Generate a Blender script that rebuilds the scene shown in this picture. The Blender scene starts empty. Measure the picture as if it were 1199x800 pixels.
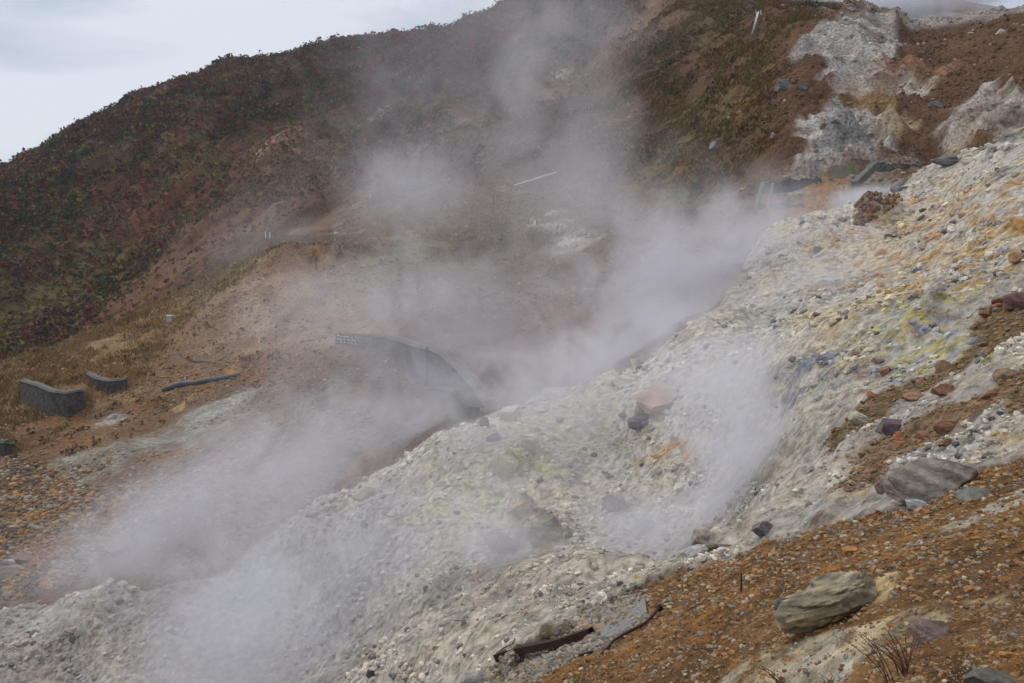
import bpy, math, random
import numpy as np

rng = np.random.default_rng(7)
random.seed(7)
R = math.radians
scene = bpy.context.scene

# ------------------------------------------------------------------ camera
FPX, CX, CY = 1000.0, 599.5, 400.0        # focal length and centre in pixels of the 1199 x 800 photograph
PITCH = math.atan(100.0 / FPX)            # camera looks down a little
cam_data = bpy.data.cameras.new('camera')
cam = bpy.data.objects.new('camera', cam_data)
scene.collection.objects.link(cam)
cam_data.sensor_width = 36.0
cam_data.lens = 36.0 * FPX / 1199.0
cam_data.clip_start = 0.1
cam_data.clip_end = 6000.0
cam.location = (0, 0, 0)
cam.rotation_euler = (R(90) - PITCH, 0, 0)
scene.camera = cam

# ------------------------------------------------------------------ overcast sky and soft sun
world = bpy.data.worlds.new('World')
scene.world = world
world.use_nodes = True
SUN_EL, SUN_AZ = 48.0, -60.0              # degrees; azimuth from +Y towards +X
wn = world.node_tree
wn.nodes.clear()
def wnode(t, **kw):
    n = wn.nodes.new(t)
    for k, v in kw.items(): setattr(n, k, v)
    return n
out = wnode('ShaderNodeOutputWorld')
bg = wnode('ShaderNodeBackground'); bg.inputs['Strength'].default_value = 0.09
sky = wnode('ShaderNodeTexSky', sky_type='NISHITA'); sky.sun_disc = False
sky.sun_elevation = R(SUN_EL); sky.sun_rotation = R(SUN_AZ)
tc = wnode('ShaderNodeTexCoord')
sep = wnode('ShaderNodeSeparateXYZ'); wn.links.new(tc.outputs['Generated'], sep.inputs[0])
mp = wnode('ShaderNodeMapping'); mp.inputs['Scale'].default_value = (1.3, 1.3, 3.4); mp.inputs['Location'].default_value = (.35, .2, .4)
wn.links.new(tc.outputs['Generated'], mp.inputs[0])
cl = wnode('ShaderNodeTexNoise'); cl.inputs['Scale'].default_value = 1.7; cl.inputs['Detail'].default_value = 5; cl.inputs['Roughness'].default_value = .5
cl.inputs['Distortion'].default_value = .4
wn.links.new(mp.outputs[0], cl.inputs['Vector'])
cr = wnode('ShaderNodeValToRGB')
cr.color_ramp.elements[0].position = .45; cr.color_ramp.elements[0].color = (5.6, 6.3, 7.5, 1)
cr.color_ramp.elements[1].position = .56; cr.color_ramp.elements[1].color = (8.0, 8.4, 9.3, 1)
wn.links.new(cl.outputs['Fac'], cr.inputs[0])
# paler towards the horizon
hz = wnode('ShaderNodeMapRange'); hz.inputs['From Min'].default_value = .02; hz.inputs['From Max'].default_value = .2
hz.inputs['To Min'].default_value = .55; hz.inputs['To Max'].default_value = 0
wn.links.new(sep.outputs['Z'], hz.inputs['Value'])
mh = wnode('ShaderNodeMix', data_type='RGBA'); mh.inputs['B'].default_value = (8.7, 9.0, 9.8, 1)
wn.links.new(hz.outputs[0], mh.inputs['Factor']); wn.links.new(cr.outputs[0], mh.inputs['A'])
up = wnode('ShaderNodeMapRange'); up.inputs['From Min'].default_value = .35; up.inputs['From Max'].default_value = .6
wn.links.new(sep.outputs['Z'], up.inputs['Value'])
mu_ = wnode('ShaderNodeMix', data_type='RGBA'); mu_.inputs['B'].default_value = (8.3, 8.2, 8.35, 1)
wn.links.new(up.outputs[0], mu_.inputs['Factor']); wn.links.new(mh.outputs['Result'], mu_.inputs['A'])
mx = wnode('ShaderNodeMix', data_type='RGBA'); mx.inputs['Factor'].default_value = .95
wn.links.new(sky.outputs[0], mx.inputs['A']); wn.links.new(mu_.outputs['Result'], mx.inputs['B'])
wn.links.new(mx.outputs['Result'], bg.inputs['Color'])
wn.links.new(bg.outputs[0], out.inputs['Surface'])

sun_data = bpy.data.lights.new('sun', 'SUN'); sun_data.energy = 1.5; sun_data.angle = R(18); sun_data.color = (1, .95, .89)
sun = bpy.data.objects.new('sun', sun_data); scene.collection.objects.link(sun)
sun.rotation_euler = (R(90 - SUN_EL), 0, R(180 - SUN_AZ))

vs = scene.view_settings
vs.view_transform = 'Standard'; vs.look = 'None'; vs.gamma = 1; vs.use_curve_mapping = False; vs.exposure = 0.1
scene.render.engine = 'CYCLES'
cy = scene.cycles
cy.use_denoising = True
try: cy.denoiser = 'OPENIMAGEDENOISE'
except Exception: pass
cy.max_bounces = 5; cy.diffuse_bounces = 2; cy.glossy_bounces = 1; cy.transmission_bounces = 2; cy.volume_bounces = 3; cy.transparent_max_bounces = 8
cy.caustics_reflective = False; cy.caustics_refractive = False
cy.volume_step_rate = 1.0; cy.volume_max_steps = 128
cy.use_adaptive_sampling = True; cy.adaptive_threshold = 0.02

# ------------------------------------------------------------------ noise
def hash3(ix, iy, iz, seed):
    h = (ix * np.uint32(374761393) + iy * np.uint32(668265263) + iz * np.uint32(2147483647 & 0x7feb352d) + np.uint32((seed * 974634777) & 0xffffffff))
    h = (h ^ (h >> np.uint32(13))) * np.uint32(1274126177)
    h = (h ^ (h >> np.uint32(15))) * np.uint32(0x846ca68b)
    h = h ^ (h >> np.uint32(16))
    return (h & np.uint32(0xffffff)).astype(np.float32) * np.float32(2.0 / 0xffffff) - np.float32(1)
def vnoise2(x, y, seed=0):
    fx = np.floor(x); fy = np.floor(y)
    tx = (x - fx).astype(np.float32); ty = (y - fy).astype(np.float32)
    ix = fx.astype(np.int64).astype(np.uint32); iy = fy.astype(np.int64).astype(np.uint32)
    tx = tx * tx * tx * (tx * (tx * 6 - 15) + 10); ty = ty * ty * ty * (ty * (ty * 6 - 15) + 10)
    z = np.uint32(0); o = np.uint32(1)
    a = hash3(ix, iy, z, seed); b = hash3(ix + o, iy, z, seed)
    c = hash3(ix, iy + o, z, seed); d = hash3(ix + o, iy + o, z, seed)
    return (a + (b - a) * tx) * (1 - ty) + (c + (d - c) * tx) * ty
def fbm(x, y, wl, octs, gain=.5, seed=0, lac=2.0, ridged=False, rr=None):
    s = 0; a = 1.0; tot = 0
    ca, sa = math.cos(.6), math.sin(.6)
    for k in range(octs):
        f = 1.0 / wl * lac ** k
        xx = (x * ca - y * sa) * f; yy = (x * sa + y * ca) * f
        n = vnoise2(xx + 17.3 * k, yy - 9.1 * k, seed + k)
        if ridged: n = 1 - 2 * np.abs(n)
        if rr is not None: n = n * np.clip(wl / lac ** k / (rr * .0085) - .8, 0, 1)
        s = s + a * n; tot += a; a *= gain
        ca, sa = math.cos(.6 + 1.1 * (k + 1)), math.sin(.6 + 1.1 * (k + 1))
    return s / tot
def sstep(a, b, x):
    t = np.clip((x - a) / (b - a), 0, 1)
    return t * t * (3 - 2 * t)

# ------------------------------------------------------------------ terrain: survey points -> smooth heights
cP, sP = math.cos(PITCH), math.sin(PITCH)
def ray(px, py):
    """bearing and slope (rise / run) of the line of sight through a pixel"""
    x = (np.asarray(px, float) - CX) / FPX; z = (CY - np.asarray(py, float)) / FPX
    Y = cP + z * sP; Z = -sP + z * cP
    return np.arctan2(x, Y), Z / np.hypot(x, Y)
SURVEY = {   # column: (row, distance in metres) from the viewer outwards
 -320: [(900, 50), (760, 66), (640, 85), (520, 115), (460, 150), (500, 185), (420, 225), (330, 290), (250, 380), (300, 520)],
 -120: [(900, 46), (800, 54), (735, 62), (640, 78), (540, 98), (455, 135), (490, 172), (430, 208), (330, 268), (235, 365), (280, 500)],
 0:   [(900, 43), (800, 51), (720, 58), (706, 62), (640, 71), (530, 95), (480, 112), (428, 138), (458, 168), (425, 200), (300, 270), (250, 300), (198, 385), (230, 500)],
 100: [(900, 40), (800, 47), (697, 55), (682, 59), (600, 72), (500, 96), (440, 112), (392, 138), (424, 172), (388, 205), (280, 270), (180, 330), (152, 390), (190, 500)],
 200: [(900, 37), (800, 44), (692, 52), (672, 56), (600, 65), (540, 77), (450, 102), (390, 122), (345, 145), (368, 178), (332, 212), (230, 275), (150, 335), (103, 400), (150, 520)],
 310: [(900, 33), (800, 40), (700, 46.5), (632, 51), (600, 57), (520, 70), (440, 92), (360, 112), (286, 135), (300, 165), (275, 210), (190, 270), (120, 330), (72, 400), (130, 520)],
 400: [(900, 21), (830, 26), (822, 31), (790, 36), (650, 46), (582, 53), (560, 57), (500, 68), (410, 90), (340, 110), (287, 128), (288, 155), (255, 200), (150, 290), (53, 400), (120, 520)],
 490: [(1000, 12), (900, 14.5), (800, 19), (745, 23), (752, 29), (700, 37), (600, 45), (534, 52), (510, 60), (450, 75), (400, 87), (340, 106), (285, 128), (250, 150), (220, 180), (130, 280), (44, 390), (110, 520)],
 550: [(900, 11.5), (800, 15.5), (740, 19.5), (702, 23), (708, 30), (640, 38), (600, 42), (505, 52), (490, 61), (450, 74)],
 600: [(900, 10), (800, 13.5), (745, 17), (700, 21), (664, 25), (672, 30), (640, 37), (560, 44), (484, 54), (490, 62), (462, 72), (400, 90), (330, 115), (250, 145), (212, 160), (150, 205), (80, 270), (12, 370), (80, 500)],
 700: [(900, 8), (800, 10.5), (730, 14.5), (690, 18.5), (655, 22), (668, 28), (630, 36), (540, 45), (440, 54), (455, 64), (420, 76), (360, 95), (290, 120), (230, 145), (190, 165), (100, 220), (20, 290), (-30, 360), (30, 500)],
 800: [(900, 6.5), (800, 8.6), (740, 10.5), (690, 14), (655, 17.5), (667, 23), (635, 31), (550, 39), (480, 44), (415, 51), (385, 60), (395, 72), (350, 85), (300, 102), (225, 132), (120, 175), (0, 230), (-60, 290), (-40, 400)],
 900: [(900, 5.2), (800, 6.8), (720, 8.7), (650, 12.5), (624, 15), (606, 21), (560, 28), (480, 35), (420, 40), (385, 45), (381, 53), (330, 64), (275, 76), (290, 88), (240, 97), (205, 103), (130, 130), (60, 160), (6, 190), (25, 215), (-20, 300), (0, 420)],
 1000: [(900, 4.3), (800, 5.7), (720, 7.4), (650, 10), (590, 14.2), (560, 19), (500, 25), (450, 29), (400, 34), (362, 39), (367, 48), (320, 58), (280, 67), (236, 79), (258, 91), (214, 100), (190, 106), (140, 125), (80, 145), (10, 180), (30, 205), (-5, 300), (0, 420)],
 1100: [(900, 3.8), (800, 5.0), (720, 6.4), (640, 8.8), (565, 13), (530, 17), (480, 21), (430, 25.5), (380, 31), (338, 36.5), (320, 47), (270, 60), (230, 72), (196, 84), (212, 95), (180, 106), (130, 125), (70, 148), (24, 172), (45, 200), (20, 300), (20, 420)],
 1199: [(900, 3.4), (800, 4.4), (720, 5.7), (640, 7.6), (560, 11), (500, 16), (440, 20.5), (380, 26), (320, 33), (270, 43), (210, 58), (155, 78), (172, 90), (130, 108), (70, 135), (12, 165), (40, 195), (30, 300), (30, 420)],
 1350: [(900, 2.9), (800, 3.8), (700, 5.3), (600, 8), (500, 13), (420, 20), (330, 32), (250, 48), (170, 66), (120, 80), (120, 95), (90, 120), (10, 160), (20, 200), (20, 300), (20, 420)],
 1600: [(900, 2.4), (750, 4), (600, 7), (470, 14), (340, 30), (220, 52), (110, 80), (60, 120), (0, 160), (10, 300), (10, 420)],
}
TS = 3.2                                   # weight of bearing against log distance
pts = []; val = []
for c, col in SURVEY.items():
    for (row, r) in col:
        th, e = ray(c, row)
        pts.append((th * TS, math.log(r))); val.append(float(e))
    th, _ = ray(c, 400)
    for (r, z) in ((1.0, -1.62), (1.8, -1.95)):
        pts.append((th * TS, math.log(r))); val.append(z / r)
    for r, z in ((900, -20.0), (2500, -60.0)):
        pts.append((th * TS, math.log(r))); val.append(z / r)
pts = np.array(pts); val = np.array(val)
def tps(d2): return .5 * d2 * np.log(np.maximum(d2, 1e-12))
n = len(pts)
D2 = ((pts[:, None] - pts[None]) ** 2).sum(-1)
A = np.zeros((n + 3, n + 3)); A[:n, :n] = tps(D2) + np.eye(n) * 2e-4
A[:n, n] = 1; A[:n, n + 1:] = pts; A[n:, :n] = A[:n, n:].T
W = np.linalg.solve(A, np.concatenate([val, [0, 0, 0]]))
def e_smooth(th, u):
    q = np.stack([th * TS, u], -1).reshape(-1, 2)
    o = np.empty(len(q))
    for i in range(0, len(q), 20000):
        s = q[i:i + 20000]
        d2 = ((s[:, None] - pts[None]) ** 2).sum(-1)
        o[i:i + 20000] = tps(d2) @ W[:n] + W[n] + s @ W[n + 1:]
    return o.reshape(np.shape(th))

TH_IN, TH_D = R(37.0), R(0.062)
th_dense = np.arange(-TH_IN, TH_IN + TH_D / 2, TH_D)
th_left = -TH_IN - np.cumsum(np.geomspace(TH_D, R(3.0), 60)); th_left = th_left[th_left > -math.pi + .02]
th_right = TH_IN + np.cumsum(np.geomspace(TH_D, R(3.0), 60)); th_right = th_right[th_right < math.pi - .02]
TH = np.concatenate([[-math.pi], th_left[::-1], th_dense, th_right])   # the last column joins the first
U = np.concatenate([[math.log(.02)], np.arange(math.log(1.0), math.log(3.2), 1 / 60), np.arange(math.log(3.2), math.log(460), 1 / 360), np.arange(math.log(460), math.log(3000), 1 / 30)])
NU, NT = len(U), len(TH)
cu = np.linspace(U[1], U[-1], 330); ct = np.linspace(R(-44), R(44), 190)
Ec = e_smooth(*np.meshgrid(ct, cu))
def cubic(q, c):                           # rows of weights that resample the knots c at q
    h = c[1] - c[0]; t = np.clip((q - c[0]) / h, 0, len(c) - 1.0001); i = t.astype(int); f = t - i
    M = np.zeros((len(q), len(c)))
    w = [-.5 * f + f * f - .5 * f ** 3, 1 - 2.5 * f * f + 1.5 * f ** 3, .5 * f + 2 * f * f - 1.5 * f ** 3, -.5 * f * f + .5 * f ** 3]
    for k in range(4):
        np.add.at(M, (np.arange(len(q)), np.clip(i + k - 1, 0, len(c) - 1)), w[k])
    return M
E = cubic(U, cu) @ Ec @ cubic(TH, ct).T    # slope to every ground point, NU x NT
RR = np.exp(U)[:, None]
X = (RR * np.sin(TH)[None]).astype(np.float32); Y = (RR * np.cos(TH)[None]).astype(np.float32)
Z = (RR * E)
# plain ground behind the viewer
back = sstep(R(50), R(100), np.abs(TH))[None] * np.ones_like(RR)
Z = Z * (1 - back) + back * (-1.6 - 3 * np.log1p(RR / 6) + .12 * RR * np.sin(TH)[None])
Z = Z.astype(np.float32)
Z[0] = -1.62
def first_hit(px, py, rmin=2.5):
    """where the line of sight through a pixel first meets the ground (bearing, log distance)"""
    th, e = ray(px, py)
    ti = np.clip(np.interp(th, TH, np.arange(NT)), 0, NT - 1.001); t0 = int(ti); tf = ti - t0
    prof = (Z[:, t0] * (1 - tf) + Z[:, t0 + 1] * tf) / RR[:, 0]
    k0 = int(np.searchsorted(U, math.log(rmin)))
    w = np.nonzero(prof[k0:] >= e)[0]
    if len(w) == 0: return float(th), math.log(450)
    k = w[0] + k0
    if k == 0: return float(th), float(U[0])
    a, b = prof[k - 1], prof[k]
    f = 1.0 if b <= a else min(1.0, max(0.0, (e - a) / (b - a)))
    return float(th), float(U[k - 1] + (U[k] - U[k - 1]) * f)
def spot(px, py=None, r=None):
    """plan position (x, y) seen at a pixel, or on the bearing of column px at distance r"""
    if r is not None: th, u = float(ray(px, 400)[0]), math.log(r)
    else: th, u = first_hit(px, py)
    return math.exp(u) * math.sin(th), math.exp(u) * math.cos(th)
def height(x, y):
    r = np.maximum(np.hypot(x, y), 1.0); th = np.arctan2(x, y)
    ti = np.clip(np.interp(th, TH, np.arange(NT)), 0, NT - 1.001); ui = np.clip(np.interp(np.log(r), U, np.arange(NU)), 0, NU - 1.001)
    t0 = np.asarray(ti).astype(int); u0 = np.asarray(ui).astype(int); tf = ti - t0; uf = ui - u0
    return (Z[u0, t0] * (1 - tf) + Z[u0, t0 + 1] * tf) * (1 - uf) + (Z[u0 + 1, t0] * (1 - tf) + Z[u0 + 1, t0 + 1] * tf) * uf
def look(field, x, y):
    """value of a ground map at plan positions"""
    r = np.maximum(np.hypot(x, y), 1.0); th = np.arctan2(x, y)
    ti = np.clip(np.rint(np.interp(th, TH, np.arange(NT))), 0, NT - 1).astype(int); ui = np.clip(np.rint(np.interp(np.log(r), U, np.arange(NU))), 0, NU - 1).astype(int)
    return field[ui, ti]
def ground(px, py):
    x, y = spot(px, py)
    return x, y, float(height(x, y))

def region(poly, soft=1.0, wob=0.0, wl=4.0, seed=0, r0=None):
    """ground map (0..1) of a plan polygon; soft and wob in metres"""
    P = np.array([spot(*p) if len(p) == 2 else spot(p[0], None, p[2]) for p in poly])
    m = soft + wob + .5
    sel = (X > P[:, 0].min() - m) & (X < P[:, 0].max() + m) & (Y > P[:, 1].min() - m) & (Y < P[:, 1].max() + m)
    out = np.zeros(X.shape, np.float32)
    x = X[sel]; y = Y[sel]
    if len(x) == 0: return out
    d2 = np.full(len(x), 1e12, np.float32); ins = np.zeros(len(x), bool)
    for i in range(len(P)):
        ax, ay = P[i]; bx, by = P[(i + 1) % len(P)]
        dx, dy = bx - ax, by - ay; L = dx * dx + dy * dy + 1e-9
        t = np.clip(((x - ax) * dx + (y - ay) * dy) / L, 0, 1)
        d2 = np.minimum(d2, (x - ax - t * dx) ** 2 + (y - ay - t * dy) ** 2)
        c = ((ay > y) != (by > y)) & (x < (bx - ax) * (y - ay) / (by - ay + 1e-12) + ax)
        ins ^= c
    sd = np.sqrt(d2) * np.where(ins, 1, -1)
    if wob: sd = sd + wob * fbm(x, y, wl, 6, .6, seed, rr=np.hypot(x, y))
    out[sel] = sstep(-soft, soft, sd)
    return out

# ------------------------------------------------------------------ ground zones, mapped in plan
T_ = None
near_white = region([(-320, T_, 30), (-320, T_, 62), (-120, T_, 60), (0, 717), (100, 695), (200, 690), (310, 632), (400, 580), (500, 528), (560, 498), (640, 462), (740, 425), (800, 390), (860, 340),
                     (900, T_, 88), (950, T_, 92), (1000, T_, 90), (1100, T_, 92), (1199, T_, 86), (1600, T_, 80), (1600, T_, 3), (600, T_, 3), (0, T_, 20)], .5, 1.0, 6, 11)
gravel = region([(540, 812), (600, 782), (660, 742), (760, 688), (850, 652), (930, 627), (1000, 603), (1060, 590), (1130, 560), (1199, 535), (1400, T_, 9), (1600, T_, 5), (1600, T_, .5), (600, T_, .5), (480, T_, 5), (500, T_, 10)], .12, .45, 1.4, 12)
gravel = np.maximum(gravel, sstep(5.5, 3.5, RR) * np.ones_like(gravel))
heath = region([(-400, T_, 190), (-120, T_, 185), (0, 418), (80, 385), (150, 335), (235, 270), (300, 230), (380, 240), (440, 215), (520, 160), (640, 100), (745, 15), (790, T_, 260), (820, T_, 320), (1199, T_, 420), (1199, T_, 900), (-900, T_, 900), (-900, T_, 200)], 3, 6, 22, 19)
veg = region([(-400, T_, 260), (-120, T_, 250), (0, 300), (55, 272), (120, 222), (180, 182), (205, 150), (235, 146), (255, 168), (262, 195), (300, 162), (360, 150), (410, 140), (470, 112), (560, 98), (640, 70), (700, 50), (745, 15), (790, T_, 260), (820, T_, 320), (1199, T_, 420), (1199, T_, 900), (-900, T_, 900), (-900, T_, 200)], 4, 9, 22, 13)
scar = region([(50, 400), (130, 350), (185, 315), (225, 268), (262, 215), (300, 160), (372, 150), (400, 180), (400, 235), (330, 270), (250, 310), (200, T_, 172), (120, T_, 165)], 2, 6, 14, 14)
rusthill = region([(735, 60), (780, 0), (800, T_, 330), (1300, T_, 330), (1400, T_, 120), (1199, T_, 92), (1100, T_, 97), (1000, T_, 96), (930, 205), (850, 225), (770, 245), (745, 150)], 3, 6, 14, 15)
slope_l = region([(-320, T_, 150), (0, 432), (100, 395), (200, 350), (310, 290), (395, 290), (450, 300), (470, 400), (300, 470), (200, 560), (0, 700), (-320, T_, 64)], 2, 4, 10, 16)

aniso_u = (X * math.cos(R(28)) - Y * math.sin(R(28))); aniso_v = (X * math.sin(R(28)) + Y * math.cos(R(28)))
def band(x, wl): return np.clip(wl / (RR * .0075) - 1, 0, 1)
def relief(wl0, k, amp, mask, seed, gain=.55, ridged=False, sx=1.0, sy=1.0, xx=None, yy=None):
    """adds height noise of octaves wl0, wl0/2 ... while they are resolved at each distance"""
    global Z
    xx = XR if xx is None else xx; yy = YR if yy is None else yy
    wl = wl0; a = amp
    for i in range(k):
        wgt = band(None, wl) * mask
        if wgt.max() > 0:
            c, s = math.cos(.7 * i), math.sin(.7 * i)
            if sx != sy: c, s = 1, 0
            nn = vnoise2((xx * c - yy * s) / wl / sx + 5.1 * i, (xx * s + yy * c) / wl / sy - 3.3 * i, seed + i)
            if ridged: nn = 1 - 2 * np.abs(nn)
            Z += (a * nn * wgt).astype(np.float32)
        wl *= .5; a *= gain
far = sstep(150, 210, RR)
XR = X + Z; YR = Y + .5 * Z                # noise coordinates that do not stretch on steep faces
relief(60, 4, 2.6, far * (1 - .5 * rusthill), 21, .5)
relief(40, 6, 3.0, np.maximum(heath, scar) * far, 22, .55, True, .55, 2.6, aniso_u, aniso_v)
relief(18, 6, .9, rusthill * (1 - near_white), 23, .6, True)
relief(14, 6, .55, (1 - near_white) * (1 - gravel) * sstep(48, 60, RR), 31, .55)
relief(9, 5, .5, rusthill * (1 - near_white), 37, .6, True)
relief(7, 8, .36, near_white * (1 - gravel) * sstep(5, 14, RR), 41, .5)
relief(11, 2, .55, near_white * (1 - gravel) * sstep(16, 30, RR), 47, .5, True)
relief(1.3, 3, .09, near_white * (1 - gravel), 48, .6, True)
relief(2.4, 7, .13, near_white * (1 - gravel), 51, .6)
relief(2.2, 9, .05, gravel, 61, .62)

def mound(px, py, rpx, hpx, ax=1.0, seed=0):
    global Z
    x, y = spot(px, py); r = math.hypot(x, y); k = r / FPX; w = rpx * k
    th = math.atan2(x, y); dx, dy = X - x, Y - y
    u_ = dx * math.cos(th) - dy * math.sin(th); v_ = dx * math.sin(th) + dy * math.cos(th)
    d = np.sqrt((u_ / w) ** 2 + (v_ / (w * ax)) ** 2)
    sel = d < 2; b = sstep(1.5, 0, d[sel] + .35 * fbm(X[sel], Y[sel], w, 5, .6, seed))
    Z[sel] += (hpx * k * b * (1 + .35 * fbm(X[sel], Y[sel], w * .5, 5, .65, seed + 3, ridged=True))).astype(np.float32)
clay_z = region([(930, 210), (930, 60), (985, 18), (1050, 12), (1060, 60), (1095, 98), (1070, 160), (1110, 150), (1199, 100), (1240, 150), (1100, 170), (960, 215)], 2, 2, 4, 38)
relief(7, 6, 1.5, clay_z * (1 - near_white), 39, .58, True)
mound(1028, 250, 24, 22, .8, 1)      # heap of brown rocks
mound(990, 168, 24, 34, .7, 2)       # jagged grey peak
mound(1040, 150, 26, 12, .8, 3)
mound(1172, 178, 36, 14, .6, 4)
mound(1085, 362, 34, 18, .8, 5)
mound(630, 622, 34, 26, .9, 6); mound(600, 600, 26, 20, .9, 7); mound(592, 548, 26, 16, .9, 8)
mound(770, 470, 40, 14, .9, 9); mound(945, 440, 30, 16, .9, 10); mound(700, 668, 60, 12, .5, 11)
mound(345, 300, 45, 14, .6, 12); mound(440, 600, 40, 12, .8, 13); mound(385, 735, 40, 12, .8, 14); mound(840, 630, 40, 14, .7, 15)
def distance_to(px, py): x, y = spot(px, py); return math.hypot(x, y)
# retaining walls hold back a terrace: (foot pixels, top pixels)
WALLS = {
 'big': ([(24, 472), (42, 480), (60, 488), (80, 490), (99, 478)], [(27, 446), (44, 451), (62, 459), (82, 461), (101, 457)]),
 'small': ([(101, 448), (112, 456), (128, 461), (147, 458)], [(100, 438), (112, 444), (128, 447), (149, 445)]),
 'low': ([(-40, 530), (-15, 536), (6, 536), (19, 527)], [(-40, 517), (-15, 518), (6, 519), (20, 520)]),
}
WALL_R = {k: [distance_to(*p) for p in f_] for k, (f_, t_) in WALLS.items()}
for k, (foot_, top_) in WALLS.items():
    ths = np.array([float(ray(*p)[0]) for p in foot_]); rs = np.array(WALL_R[k]); zt = np.array([r_ * float(ray(*t_)[1]) for r_, t_ in zip(rs, top_)])
    tc_ = np.clip(TH, ths[0], ths[-1]); rf = np.interp(tc_, ths, rs)[None]; zz_ = np.interp(tc_, ths, zt)[None]
    side = sstep(R(.7), 0, np.maximum(np.abs(TH - tc_) - R(.05), 0))[None]
    w_ = sstep(.3, .55, RR - rf) * sstep(14, 6, RR - rf) * side
    Z = (Z + np.maximum(zz_ - .12 + .05 * (RR - rf) - Z, 0) * w_).astype(np.float32)
# stream gully: a sharper bed where the near bank meets the far slope
# ------------------------------------------------------------------ ground colours (base colours of the soils)
COL = np.zeros(X.shape + (3,), np.float32)
XC = X + Z; YC = Y + .5 * Z
def rgb(r, g, b): return np.array([r, g, b], np.float32)
def paint(mask, c, c2=None, nz=None):
    global COL
    c = np.asarray(c, np.float32)
    if c2 is not None: c = c + (np.asarray(c2, np.float32) - c) * nz[..., None]
    COL += (c - COL) * mask[..., None]
def nz(wl, o=4, seed=0, lo=-.35, hi=.35, gain=.6, xx=None, yy=None):
    return sstep(lo, hi, fbm(XC if xx is None else xx, YC if yy is None else yy, wl, o, gain, seed, rr=RR)).astype(np.float32)
def paint_where(m, sel, c, c2=None, n=None):
    c = np.asarray(c, np.float32)
    if c2 is not None: c = c + (np.asarray(c2, np.float32) - c) * n[sel][:, None]
    cur = COL[sel]; COL[sel] = cur + (c - cur) * m[:, None]
def patch(poly, c, c2=None, n=None, soft=.5, wob=1.0, wl=4, seed=0, a=1.0):
    m = region(poly, soft * 1.6, wob * 1.5, wl, seed) * a
    sel = m > 0
    br = fbm(XC[sel], YC[sel], wl * .5, 5, .65, seed + 900, rr=np.hypot(X[sel], Y[sel]))            # ragged, part-covered soil
    paint_where(m[sel] * np.clip(.72 + 1.5 * br, .08, 1), sel, c, c2, n_fine if n is None else n)
    return m
one = np.ones(X.shape, np.float32)
n_big, n_mid, n_fine = nz(26, 4, 101), nz(6, 5, 102), nz(1.3, 5, 103)
n_tiny = nz(.3, 5, 104)
streak = nz(5, 5, 105, xx=aniso_u / .5, yy=aniso_v / 4)
# brown earth everywhere beyond the stream
paint(one, (.145, .088, .052), (.205, .13, .078), n_mid)
paint(nz(9, 5, 106, .05, .5) * .7, (.15, .085, .055))
paint(nz(4, 5, 107, .15, .5) * .6, (.30, .26, .20))
# left slope: tan below, dry grass on top
paint(slope_l, (.17, .102, .056), (.235, .148, .085), n_mid)
paint(slope_l * nz(5, 5, 108, .1, .45) * .5, (.26, .125, .05))
paint(slope_l * nz(1.5, 4, 109, .1, .4) * .6, (.20, .14, .09))
# far hillside under the shrubs
paint(heath, (.135, .056, .034), (.18, .082, .044), streak)
paint(heath * nz(16, 5, 150, .0, .35) * .8, (.10, .095, .032))
paint(heath * nz(9, 5, 151, .1, .4) * .6, (.15, .05, .035))
patch([(-120, T_, 185), (0, 418), (80, 385), (150, 330), (175, 290), (120, 290), (60, 320), (0, 345), (-120, T_, 220)], (.12, .115, .032), (.17, .11, .05), soft=3, wob=8, wl=10, seed=152)
paint(veg, (.065, .045, .03), (.10, .055, .036), streak)
paint(scar, (.12, .058, .032), (.175, .095, .052), streak)
paint(scar * nz(8, 5, 110, .1, .5), (.13, .06, .04))
# rusty hill with grass
paint(rusthill, (.112, .064, .036), (.155, .088, .047), n_mid)
paint(rusthill * nz(7, 5, 111, .05, .4) * .8, (.11, .055, .035))
# bands of the middle slopes
patch([(400, 260), (520, 235), (640, 215), (720, 215), (760, 240), (700, 262), (600, 262), (480, 280), (400, 290)], (.27, .17, .105), (.19, .13, .07), soft=2, wob=3, seed=201)
patch([(420, 300), (480, 268), (560, 250), (640, 240), (700, 250), (640, 275), (560, 300), (540, 330), (440, 330)], (.16, .14, .06), (.24, .19, .08), soft=2, wob=3, seed=202)
patch([(240, 262), (330, 190), (420, 150), (445, 175), (380, 235), (300, 270)], (.15, .085, .055), (.20, .12, .08), soft=2, wob=4, wl=8, seed=203, a=.8)
patch([(300, 172), (345, 150), (372, 150), (340, 178), (300, 190)], (.40, .25, .17), soft=.8, wob=3, wl=6, seed=204, a=.9)
patch([(430, 140), (455, 122), (465, 128), (450, 140), (430, 148)], (.40, .30, .22), soft=.6, wob=1.5, seed=205)
patch([(408, 150), (418, 143), (420, 147), (410, 152)], (.5, .4, .3), soft=.4, wob=.6, seed=206)
patch([(640, 90), (650, 80), (672, 82), (665, 92), (645, 97)], (.55, .50, .42), soft=.4, wob=1, seed=207)
patch([(745, 30), (775, 5), (800, 15), (790, 35), (750, 55)], (.20, .125, .065), (.28, .19, .11), soft=1.2, wob=3, seed=208, a=.8)
patch([(540, 155), (600, 120), (690, 95), (745, 70), (735, 140), (720, 200), (600, 205), (500, 225), (430, 240), (470, 190)], (.125, .078, .048), (.09, .058, .035), soft=3, wob=5, wl=12, seed=209, a=1)
patch([(470, 180), (560, 135), (640, 105), (650, 112), (560, 150), (480, 195)], (.15, .11, .055), soft=2, wob=4, seed=210, a=.5)
patch([(622, 255), (650, 250), (690, 280), (670, 302), (640, 300)], (.60, .57, .53), soft=1, wob=3.5, seed=211)
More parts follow.
